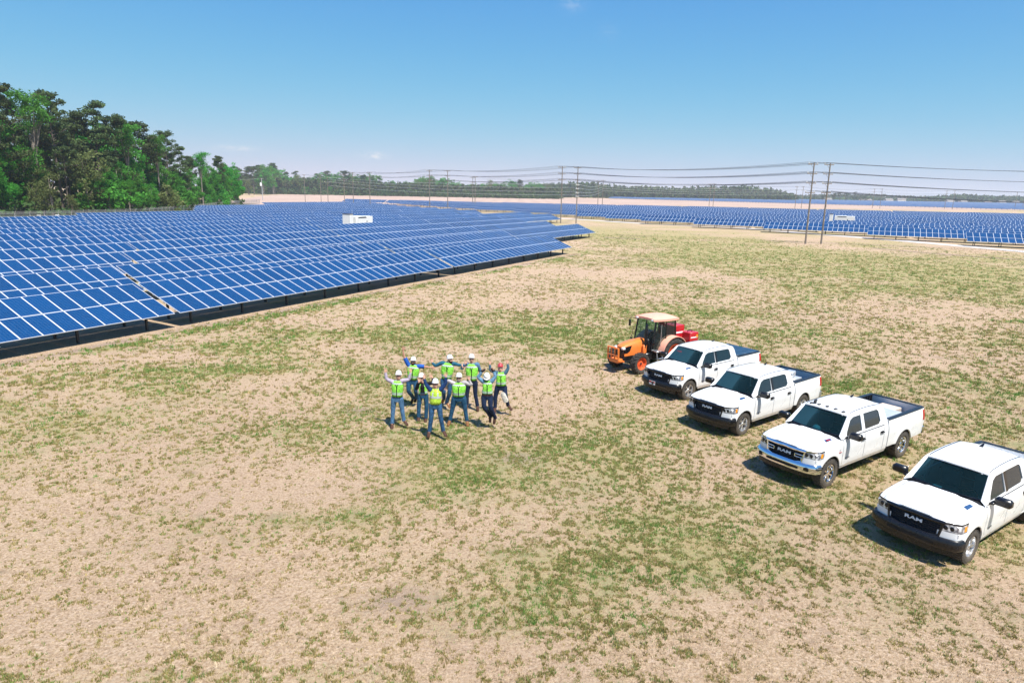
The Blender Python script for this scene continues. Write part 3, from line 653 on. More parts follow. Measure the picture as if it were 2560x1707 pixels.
def leaves(mesh_name, clusters, per, size, mat, rs, flat=.75):
    """many small leaf-sized faces gathered in clusters: (x, y, z, radius, shade)"""
    C = np.array(clusters); n = len(C) * per; k = np.repeat(np.arange(len(C)), per)
    d = rs.normal(size=(n, 3)); d /= np.linalg.norm(d, axis=1)[:, None]; d *= (rs.random(n) ** .45)[:, None]; d[:, 2] *= flat
    p = C[k, :3] + d * C[k, 3:4]
    a = rs.normal(size=(n, 3)); a /= np.linalg.norm(a, axis=1)[:, None]; b = np.cross(a, rs.normal(size=(n, 3))); b /= np.linalg.norm(b, axis=1)[:, None]
    s = size * (.6 + .8 * rs.random(n))[:, None]
    V = np.stack([p - a * s, p - b * s * .55, p + a * s, p + b * s * .55], 1).reshape(-1, 3)
    me = bpy.data.meshes.new(mesh_name); me.vertices.add(4 * n); me.vertices.foreach_set('co', V.astype(np.float32).ravel())
    me.loops.add(4 * n); me.loops.foreach_set('vertex_index', np.arange(4 * n, dtype=np.int32)); me.polygons.add(n); me.polygons.foreach_set('loop_start', np.arange(0, 4 * n, 4, dtype=np.int32))
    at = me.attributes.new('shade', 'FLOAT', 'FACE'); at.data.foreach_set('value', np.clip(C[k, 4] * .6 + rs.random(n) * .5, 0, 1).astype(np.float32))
    me.materials.append(mat); me.update(); me.validate(); return me
def pine(seed, H=26.0, low=.45, width=4.2):
    rs = np.random.default_rng(seed); tr = MB(); lean = rs.normal(0, .35, 2)
    axis = lambda z: (lean[0] * (z / H) ** 2 * 2, lean[1] * (z / H) ** 2 * 2)
    pts = [(*axis(z), z) for z in np.linspace(-.2, H * .97, 9)]; tr.tube(pts, list(np.linspace(.34, .05, 9)), 7)
    cl = []
    for k in range(34):
        u = rs.random(); z = H * (low + (1 - low) * u); L = width * (1 - ((u - .35) / .75) ** 2 * .85) * (.45 + .7 * rs.random()); L = max(L, .7)
        a = rs.random() * 6.28; x0, y0 = axis(z); rise = L * (.15 + .35 * rs.random())
        e = (x0 + math.cos(a) * L, y0 + math.sin(a) * L, z + rise); tr.tube([(x0, y0, z - .3), ((x0 + e[0]) / 2, (y0 + e[1]) / 2, z + rise * .3), e], [.10, .07, .03], 4)
        for q in (.45, .75, 1.0):
            if q < .6 and rs.random() < .4: continue
            cl.append((x0 + (e[0] - x0) * q + rs.normal(0, .3), y0 + (e[1] - y0) * q + rs.normal(0, .3), z + rise * q + .25, .75 + .65 * rs.random(), rs.random()))
    for k in range(5): x0, y0 = axis(H); cl.append((x0 + rs.normal(0, .7), y0 + rs.normal(0, .7), H * (.93 + .07 * rs.random()), .8 + .4 * rs.random(), rs.random()))
    for k in range(5):                                                    # dead lower limbs
        z = H * (.25 + .2 * rs.random()); a = rs.random() * 6.28; x0, y0 = axis(z); L = .8 + 1.6 * rs.random(); tr.tube([(x0, y0, z), (x0 + math.cos(a) * L, y0 + math.sin(a) * L, z + .2)], [.05, .02], 4)
    return tr.mesh('trunk', M['bark']), leaves('crown', cl, 60, .25, M['pine_leaf'], rs, .6), H
def broad(seed, H=15.0, low=.12, width=4.0, mat='broad_leaf', dens=40, ncl=90, bark='bark_pale'):
    rs = np.random.default_rng(seed); tr = MB(); tr.tube([(0, 0, -.2), (.1, .05, H * .4), (.0, -.1, H * .85)], [.26, .18, .05], 7); cl = []
    lobes = [(rs.normal(0, width * .35), rs.normal(0, width * .35), H * (low + .2 + .55 * rs.random()), width * (.45 + .35 * rs.random())) for _ in range(7)] + [(0, 0, H * .8, width * .5)]
    for k in range(ncl):
        lb = lobes[rs.integers(len(lobes))]; d = rs.normal(size=3); d /= np.linalg.norm(d); r = lb[3] * (.55 + .5 * rs.random())
        c = (lb[0] + d[0] * r, lb[1] + d[1] * r, lb[2] + d[2] * r * 1.15)
        c = (c[0], c[1], min(max(c[2], H * low), H - .4)); cl.append((*c, .55 + .65 * rs.random(), rs.random()))
        if k % 6 == 0: tr.tube([(0, 0, c[2] * .6), (c[0] * .6, c[1] * .6, c[2] * .88), c], [.09, .05, .02], 4)
    return tr.mesh('trunk', M[bark]), leaves('crown', cl, int(dens * 1.6), .20, M[mat], rs, .85), H
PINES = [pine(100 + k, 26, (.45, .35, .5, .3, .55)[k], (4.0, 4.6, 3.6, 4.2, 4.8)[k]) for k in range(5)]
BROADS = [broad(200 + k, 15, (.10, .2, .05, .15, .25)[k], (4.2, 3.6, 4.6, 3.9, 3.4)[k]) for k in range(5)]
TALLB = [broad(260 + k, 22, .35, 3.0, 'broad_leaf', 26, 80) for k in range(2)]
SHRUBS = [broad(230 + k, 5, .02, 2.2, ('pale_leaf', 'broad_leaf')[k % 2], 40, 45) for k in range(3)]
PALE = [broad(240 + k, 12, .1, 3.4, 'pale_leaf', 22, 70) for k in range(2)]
SETS = {'pine': PINES, 'broad': BROADS, 'tall': TALLB, 'shrub': SHRUBS, 'pale': PALE}
NAMES = {'pine': 'pine_tree', 'broad': 'broadleaf_tree', 'tall': 'broadleaf_tree', 'shrub': 'shrub', 'pale': 'broadleaf_tree'}
def tree(kind, pos, h, label, group, sxy=None):
    tm, cm, H = random.choice(SETS[kind]); s = h / H; sw = sxy if sxy else s * random.uniform(.9, 1.15)
    root = empty(NAMES[kind], (pos[0], pos[1], 0), random.random() * 6.28); root.scale = (sw, sw, s); tag(root, label, 'shrub' if kind == 'shrub' else 'tree', group)
    inst('trunk', tm, root); inst('crown', cm, root); return root
def hor(px): return 853.5 - CAM_F * math.tan(CAM_PITCH) + (px - 1280) * math.tan(CAM_ROLL)
def spot(px, D): d = ray(px, hor(px)); return np.array((d[0] / d[1] * D, D))
def height(px, py, D): return CAM_H + (hor(px) - py) / CAM_F * D * .99
fpx_ = [-60, 0, 170, 340, 480, 560, 620]; fD = [q[1] for q in FP[:7]]
fenceD = lambda px: np.interp(px, fpx_, fD)
# trees one can pick out on the skyline of the left wood: (pixel x, pixel y of the top, kind, metres behind the fence)
hero = [(-70, 230, 'pine', 12, 'tall dark pine at the left edge'), (8, 226, 'pine', 11, 'tallest dark pine at the far left of the wood'), (45, 268, 'pine', 18, 'dark pine just right of the tallest one'), (98, 232, 'tall', 12, 'tall bright green leafy tree between the first pines'),
        (150, 240, 'pine', 14, 'broad crowned pine with a bare trunk in a sky gap'), (196, 284, 'pine', 20, 'dark pine right of the bare trunked one'), (252, 266, 'pine', 16, 'pointed pine in the middle of the wood'), (290, 300, 'pine', 13, 'dark pine right of the pointed one'),
        (325, 312, 'tall', 12, 'bright leafy tree right of the middle pines'), (362, 310, 'pine', 15, 'dark pine behind the bright leafy tree'), (398, 338, 'tall', 9, 'bright green slender tree towards the right of the wood'), (425, 336, 'pine', 22, 'dark pine with a ragged top towards the right'), (455, 372, 'pine', 16, 'small dark pine beside the slender green tree'),
        (505, 380, 'tall', 10, 'thin topped green tree near the right end'), (556, 392, 'pine', 14, 'rounded olive pine near the right end of the wood'), (586, 404, 'broad', 8, 'rounded green tree nearest the right end of the wood')]
for px, py, kd, db, lb in hero: D = fenceD(px) + db; tree(kd, spot(px, D), height(px, py, D) * .96, lb, 'trees of the left wood')
sky_x = [-100, 0, 60, 100, 150, 200, 260, 300, 350, 400, 450, 500, 560, 600]; sky_y = [250, 235, 270, 262, 262, 300, 285, 315, 330, 350, 385, 395, 402, 420]
kinds2 = {'pine': 'dark pine', 'broad': 'bright green leafy tree', 'pale': 'pale green thin leafed tree', 'tall': 'tall leafy tree', 'shrub': 'low bush'}
def side(px): return 'far left' if px < 120 else 'left' if px < 260 else 'middle' if px < 380 else 'right' if px < 490 else 'far right'
filler = []
for layer, (db, lo, hi) in enumerate(((6, .22, .45), (10, .40, .66), (17, .62, .86), (28, .72, .95), (42, .75, .98))):
    px = -110
    while px < 600:
        D = fenceD(px) + db + random.uniform(-2, 3); H = height(px, np.interp(px, sky_x, sky_y), D); h = H * random.uniform(lo, hi)
        kd = random.choice([['broad', 'broad', 'pale', 'shrub'], ['broad', 'broad', 'pine', 'pale'] if px < 300 else ['broad', 'broad', 'broad', 'pale'], ['pine', 'pine', 'broad'] if px < 330 else ['broad', 'broad', 'pine'], ['pine', 'pine', 'pine', 'broad'], ['pine']][layer])
        filler.append((px, D, h, kd, layer)); px += CAM_F / D * random.uniform(3.6, 5.6) * (1 if layer < 3 else 1.3)
cnt = {}
lay = ['at the fence', 'past the bushes', 'mid depth', 'in the rear', 'deepest rank']
for px, D, h, kd, layer in sorted(filler):
    key = (side(px), kd, layer); cnt[key] = cnt.get(key, 0) + 1
    tree('shrub' if kd == 'shrub' else kd, spot(px, D), max(h, 3.0), f'{kinds2[kd]} {lay[layer]}, {side(px)} of the wood, {PLACE[cnt[key] - 1]} along', 'trees of the left wood')
# forest floor
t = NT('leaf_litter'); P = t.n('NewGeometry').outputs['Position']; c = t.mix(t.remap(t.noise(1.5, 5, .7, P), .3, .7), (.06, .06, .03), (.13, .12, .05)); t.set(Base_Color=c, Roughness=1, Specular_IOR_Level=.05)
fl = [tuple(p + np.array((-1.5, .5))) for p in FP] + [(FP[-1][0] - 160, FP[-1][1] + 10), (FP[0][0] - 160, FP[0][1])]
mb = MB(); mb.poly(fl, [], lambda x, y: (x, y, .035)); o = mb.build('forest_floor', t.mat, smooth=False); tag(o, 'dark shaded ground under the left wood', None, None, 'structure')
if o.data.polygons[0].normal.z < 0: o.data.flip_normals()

# treeline behind the ploughed field: trees one can still tell apart
tl_x = [600, 640, 680, 715, 760, 800, 840, 900, 930, 960, 1000, 1060, 1100, 1160, 1200, 1260, 1320, 1370]; tl_y = [425, 416, 414, 428, 440, 436, 430, 438, 436, 452, 455, 440, 442, 458, 455, 452, 455, 462]
tl_b = lambda px: np.interp(px, [600, 700, 900, 1300, 1500], [488, 485, 487.5, 492, 495.5])
cnt = {}
def bside(px): return 'left end' if px < 720 else 'left' if px < 880 else 'middle' if px < 1050 else 'right' if px < 1220 else 'right end'
back = []
for layer in range(3):
    px = 596
    while px < 1385:
        D = CAM_H * CAM_F / (tl_b(px) - hor(px)) * (1 + .02 * layer) + layer * 9 + random.uniform(-5, 5)
        top = np.interp(px, tl_x, tl_y) + random.uniform(-3, 9) + (26 if layer == 0 and random.random() < .6 else 0)
        kd = random.choice(['pine', 'broad', 'broad'] if px > 740 else ['pine', 'pine', 'broad']) if layer else random.choice(['broad', 'broad', 'pale'])
        back.append((px, D, max(height(px, top, D), 6), kd, layer)); px += CAM_F / D * random.uniform(9, 16)
bl = ['front rank', 'second rank', 'rear rank']
for px, D, h, kd, layer in sorted(back):
    key = (bside(px), kd, layer); cnt[key] = cnt.get(key, 0) + 1
    tree(kd, spot(px, D), h, f'{kinds2[kd]} behind the ploughed field, {bl[layer]}, {bside(px)}, {PLACE[min(cnt[key] - 1, 13)]} along', 'trees behind the ploughed field', sxy=(h / (26 if kd == 'pine' else 15)) * 1.5)
# woods so far off that they read as one mass
def far_wood(name, prof, D, seed, step, cr, label, mat='pine_leaf', per=9, card=2.2):
    rs = np.random.default_rng(seed); cl = []; x = prof[0][0]
    while x < prof[-1][0]:
        top = np.interp(x, [p[0] for p in prof], [p[1] for p in prof]); Dd = D * (1 + rs.random() * .10); H = max(height(x, top, Dd), 4) * (.78 + .25 * rs.random()); s = spot(x, Dd)
        for z in np.arange(1.0, H, cr * .8): cl.append((s[0] + rs.normal(0, 2.5), s[1] + rs.normal(0, 2.5), min(z + rs.normal(0, .8), H), cr * (.7 + .5 * rs.random()), rs.random()))
        x += step * (.5 + rs.random())
    me = leaves(name, cl, per, card, M[mat], rs); o = bpy.data.objects.new(name, me); COL.objects.link(o); tag(o, label, 'trees', None, 'stuff'); return o
far_wood('distant_wood', [(1330, 462), (1450, 457), (1560, 466), (1700, 471), (1800, 468), (1870, 466), (1930, 474), (1990, 488)], 1150, 1, 1.6, 3.2, 'long dark distant wood on the skyline right of the middle')
far_wood('distant_wood', [(1330, 470), (1500, 474), (1800, 480), (1985, 488)], 1080, 2, 2.4, 3.0, 'lighter green lower edge of the long distant wood', 'mixed_leaf')
far_wood('distant_wood', [(1960, 490), (2060, 487), (2200, 488), (2330, 493), (2420, 489), (2560, 492), (2700, 496)], 1900, 3, 1.5, 4.5, 'hazy bluish distant wood along the right horizon', 'pine_leaf', 8, 3.2)
far_wood('distant_wood', [(1980, 494), (2150, 494), (2300, 499), (2345, 490), (2400, 488), (2560, 495), (2700, 498)], 1450, 4, 1.7, 3.8, 'hazy green distant trees behind the far houses', 'mixed_leaf', 8, 2.8)
pk = ['first', 'second', 'third', 'fourth', 'fifth', 'sixth', 'seventh', 'eighth']
for k, (px, py) in enumerate(((2036, 486), (2056, 487), (2085, 484), (2100, 482), (2114, 483.5), (2136, 481.5), (2152, 489), (2163, 488))):
    D = 1180; tree('pine', spot(px, D), height(px, py, D) , f'far dark pine on the right skyline, {pk[k]} from the left of its group', 'pines on the right skyline', sxy=1.3)
# far houses
M['brick'] = plain('brick', (.33, .20, .15), .85, var=.15); M['siding'] = plain('siding', (.72, .70, .66), .7, var=.04); M['shingle'] = plain('shingle', (.22, .20, .19), .9, var=.15); M['pane'] = plain('pane', (.05, .07, .09), .15)
def house(px, D, w, h, wall, rz, label):
    w *= .85; h *= .85
    s = spot(px, D); root = empty('house', (s[0], s[1], 0), rz); tag(root, label, 'house', 'far houses on the right horizon'); d = w * .55
    mb = MB(); mb.box(-w / 2, w / 2, -d / 2, d / 2, 0, h); wl = mb.build('wall', M[wall], root, False)
    mb = MB(); o_ = .5; e = h + d * .36; mb.add([(-w / 2 - o_, -d / 2 - o_, h), (w / 2 + o_, -d / 2 - o_, h), (w / 2 + o_, d / 2 + o_, h), (-w / 2 - o_, d / 2 + o_, h), (-w / 2 - o_, 0, e), (w / 2 + o_, 0, e)], [(0, 1, 5, 4), (2, 3, 4, 5), (0, 4, 3), (1, 2, 5), (0, 3, 2, 1)]); rf = mb.build('roof', M['shingle'], root, False)
    mb = MB(); mb.box(w * .2, w * .2 + .9, -.4, .4, h + .5, e + 1.0); mb.build('chimney', M['brick'], rf, False)
    for k in range(4):
        x = -w / 2 + w * (k + .5) / 4
        mb = MB()
        if k == 2: mb.box(x - .6, x + .6, -d / 2 - .06, -d / 2, .1, 2.2); mb.build('door', M['brick'], root, False)
        else: mb.box(x - .8, x + .8, -d / 2 - .06, -d / 2, 1.0, 2.4); mb.build('window', M['pane'], root, False)
for a in ((2070, 1300, 16, 4.0, 'siding', .2, 'pale far house left of the skyline pines'), (2158, 1300, 15, 4.0, 'siding', -.3, 'pale far house among the skyline pines'), (2172, 1330, 13, 3.6, 'brick', .1, 'brick far house right of the skyline pines'),
          (2222, 1340, 18, 4.6, 'siding', .15, 'wide white far house left of the dark round tree'), (2254, 1345, 17, 5.6, 'siding', -.2, 'white far house with the highest roof'), (2375, 1380, 17, 4.5, 'siding', .1, 'white far house before the green hill'),
          (2408, 1390, 18, 4.2, 'siding', .25, 'white far house right of the back line poles'), (2470, 1400, 14, 3.8, 'brick', -.1, 'brick far house on the right horizon'), (2505, 1400, 18, 4.2, 'siding', .2, 'pale far house near the right edge'), (2540, 1410, 16, 3.8, 'brick', 0, 'brick far house at the right edge'),
          (1318, 1040, 15, 4.5, 'siding', .2, 'white far house at the foot of the distant wood'), (1044, 930, 12, 5.5, 'brick', .3, 'brick far house half hidden in the treeline')): house(*a)
# thick undergrowth and rear trees of the left wood, one mass
def undergrowth(name, d0, d1, frac, seed, mat, label, per=12, card=.55):
    rs = np.random.default_rng(seed); cl = []; px = -130
    while px < 596:
        D = fenceD(px) + rs.uniform(d0, d1); H = height(px, np.interp(px, sky_x, sky_y), D) * frac * rs.uniform(.6, 1.1); s_ = spot(px, D)
        for z in np.arange(.6, H, 1.5): cl.append((s_[0] + rs.normal(0, 1.2), s_[1] + rs.normal(0, 1.2), z, rs.uniform(1.0, 1.9), rs.random()))
        px += CAM_F / D * rs.uniform(.7, 1.4)
    me = leaves(name, cl, per, card, M[mat], rs); o = bpy.data.objects.new(name, me); COL.objects.link(o); tag(o, label, 'undergrowth', None, 'stuff')
undergrowth('undergrowth', 5, 9, .14, 51, 'mixed_leaf', 'green undergrowth along the foot of the left wood')
undergrowth('undergrowth', 30, 60, .55, 52, 'pine_leaf', 'dark mass of trees deep inside the left wood', 9, .9)
far_wood('distant_wood', [(590, 440), (700, 445), (900, 455), (1100, 462), (1400, 472)], 830, 6, 1.6, 2.6, 'dark mass of trees filling the treeline behind the ploughed field', 'pine_leaf', 10, 1.6)
far_wood('distant_wood', [(590, 470), (700, 470), (900, 474), (1100, 478), (1400, 484)], 800, 7, 1.8, 2.2, 'green undergrowth along the foot of the far treeline', 'mixed_leaf', 10, 1.4)
# haze: even pale air round the whole scene
t = NT('haze'); t.t.nodes.remove(t.b); v = t.n('VolumePrincipled'); v.inputs['Color'].default_value = (.86, .92, 1.0, 1); v.inputs['Density'].default_value = .00017; v.inputs['Anisotropy'].default_value = .25; t.l(v.outputs[0], t.out.inputs['Volume'])
mb = MB(); mb.box(-7300, 7300, -7300, 7300, -1.5, 60); hz_o = mb.build('haze', t.mat, smooth=False); tag(hz_o, 'thin pale haze in the air over the fields', 'haze', None, 'stuff')
# ------------------------------------------------------------------ pickup trucks (x forward, y left, origin on the ground under the front axle)
def lerp(x, xs, ys): return float(np.interp(x, xs, ys))
def sm(x, a, b): u = min(max((x - a) / (b - a), 0), 1); return u * u * (3 - 2 * u)
class Truck:
    def __init__(s, wb=3.67, over=1.28, lift=0.0, wr=.405, heavy=False):
        s.wb, s.tail, s.lift, s.wr, s.heavy = wb, -(wb + over), lift, wr, heavy
        s.belt = 1.27; s.cab0, s.cab1 = -.50, -3.20; s.bed0 = -3.235; s.arch = wr + .075; s.ac = wr + .03 - lift
    def hw(s, x):
        w = .985
        if x > .05: w -= .115 * ((x - .05) / .85) ** 2.3
        if x < s.tail + .5: w -= .03 * ((s.tail + .5 - x) / .5) ** 2
        return w
    def side(s, x, z):                                                   # y of the body side
        o = lerp(z, [.38, .46, .58, .74, .90, 1.02, 1.12, 1.22, 1.30, 1.40], [-.07, -.03, -.012, -.010, 0, .002, -.008, -.026, -.045, -.06])
        y = s.hw(x) + o
        for c in (0, -s.wb):
            r = math.hypot(x - c, z - s.ac); y += .022 * math.exp(-((r - s.arch - .03) / .07) ** 2) * (1 if z > s.ac - .1 else 0)
        return y
    def zbot(s, x, base):
        z = base
        for c in (0, -s.wb):
            if abs(x - c) < s.arch: z = max(z, s.ac + math.sqrt(s.arch ** 2 - (x - c) ** 2))
        return z
    def fx(s, y, z):                                                     # x of the front face
        y = abs(y); return .86 - .16 * (y / .92) ** 3.2 - .10 * max(z - .70, 0) - .05 * max(.6 - z, 0)
    def hood(s, x, y):
        y = abs(y); e = s.fx(y, 1.12); z = 1.325 - .125 * (max(x + .45, 0) / 1.25) ** 1.4
        z += .030 * (1 - sm(y, .30, .42)) - .085 * (y / .82) ** 5
        z -= .075 * sm(x, e - .20, e + .02) ** 1.6
        return z
    def ycab(s, z): return .935 - max(z - s.belt, -.2) / .6 * .185
    def zedge(s, x): return lerp(x, [-3.2, -3.05, -2.8, -2.3, -1.8, -1.4, -1.12], [1.80, 1.85, 1.885, 1.91, 1.905, 1.885, 1.845])

def panel_side(T, mb, x0, x1, zb, zt, nx, nz, sgn, m=0, gap=.005, depth=.03):
    xs = np.linspace(x0 - gap, x1 + gap, nx); P = []
    ex = []
    for c in (0, -T.wb):
        for q in (-1, 1):
            if x1 < c + q * T.arch < x0: ex.append(c + q * T.arch)
    xs = sorted(set(list(xs) + ex), reverse=True)
    for x in xs:
        lo, hi = T.zbot(x, zb), zt(x) if callable(zt) else zt
        lo = min(lo, hi - .01); P.append([(x, sgn * T.side(x, lo + (hi - lo) * k / nz), lo + (hi - lo) * k / nz) for k in range(nz + 1)])
    mb.slab(P, (0, -sgn * depth, 0), m, sgn > 0)

def wheel(T, parent, pos, sgn, style):
    w = empty('wheel', pos); w.parent = parent; r, h = T.wr, .14; mb = MB()
    prof = [(r * .63, h * .75), (r * .70, h * .95), (r * .86, h), (r * .95, h * .93), (r, h * .78), (r, 0), (r, -h * .78), (r * .95, -h * .93), (r * .86, -h), (r * .63, -h * .8)]
    mb.lathe(prof, 40, 0, 'y')
    n = 34 if style != 'chrome' else 28; d = .010 if style == 'road' else .017
    for k in range(n):
        a = 2 * math.pi * k / n
        for row, (y0, y1, off) in enumerate(((-.132, -.055, 0), (-.045, .045, .5), (.055, .132, 0))):
            Mx = Matrix.Rotation(a + off * 2 * math.pi / n, 4, 'Y') @ Matrix.Translation((r - .006, 0, 0)); wd = math.pi * r / n * .62
            mb.box(0, d + .006, y0, y1, -wd, wd, 0, Mx)
    mb.build('tyre', M['rubber'], w, True, 30)
    rm = 'chrome' if style == 'chrome' else 'silver'
    mb = MB(); R1 = r * .64
    mb.lathe([(R1, .105 * sgn), (R1 * .99, .118 * sgn), (R1 * .93, .112 * sgn), (R1 * .88, .03 * sgn), (R1 * .86, -.08 * sgn)], 32, 0, 'y')
    mb.lathe([(0, .098 * sgn), (R1 * .20, .098 * sgn), (R1 * .25, .08 * sgn), (R1 * .30, .075 * sgn)], 20, 0, 'y')
    ns = 8 if style == 'chrome' else 5
    for k in range(ns):
        a = 2 * math.pi * (k + .3) / ns; Mx = Matrix.Rotation(a, 4, 'Y'); wi, wo = (.036, .05) if ns == 5 else (.024, .032)
        ys = [.05 * sgn, .085 * sgn]; vs = [(R1 * .22, ys[0], -wi), (R1 * .22, ys[0], wi), (R1 * .95, ys[0], wo), (R1 * .95, ys[0], -wo), (R1 * .22, ys[1], -wi * .8), (R1 * .22, ys[1], wi * .8), (R1 * .95, ys[1] + .01 * sgn, wo * .85), (R1 * .95, ys[1] + .01 * sgn, -wo * .85)]
        mb.add([tuple(Mx @ Vector(q)) for q in vs], [(4, 5, 6, 7), (0, 1, 5, 4), (1, 2, 6, 5), (2, 3, 7, 6), (3, 0, 4, 7)])
    mb.build('rim', M[rm], w, True, 35)
    mb = MB(); mb.lathe([(0, -.03 * sgn), (R1 * .87, -.03 * sgn)], 24, 0, 'y'); mb.lathe([(0, .02 * sgn), (R1 * .5, .02 * sgn), (R1 * .5, -.03 * sgn)], 20, 0, 'y'); mb.build('brake_disc', M['dark_steel'], w)
    return w

def hard_hat(mb, m=0, s=1.0):                                            # dome, ridge and brim, centred on the brim plane
    n = 20; rs = []
    for u, z in ((1.0, 0), (1.0, .02), (.97, .055), (.88, .095), (.70, .128), (.42, .148), (.12, .155)):
        rs.append([(.118 * u * math.cos(2 * math.pi * k / n) * s, .142 * u * math.sin(2 * math.pi * k / n) * s, z * s) for k in range(n)])
    mb.rings(rs, m, False, True)
    br = []
    for u, z in ((1.0, .012), (1.08, .004), (1.14, -.008), (1.13, -.014), (1.0, .0)):
        br.append([((.118 * u) * math.cos(2 * math.pi * k / n) * s, (.142 * u + (.035 if math.sin(2 * math.pi * k / n) < -.3 else 0) * max(u - 1, 0) * 5) * math.sin(2 * math.pi * k / n) * s, z * s) for k in range(n)])
    mb.rings(br, m, False, False)
    for x in (-.03, 0, .03): mb.tube([(x * s, -.11 * s, .09 * s), (x * s, -.06 * s, .138 * s), (x * s, 0, .158 * s), (x * s, .06 * s, .138 * s), (x * s, .11 * s, .09 * s)], .009 * s, 5, m)

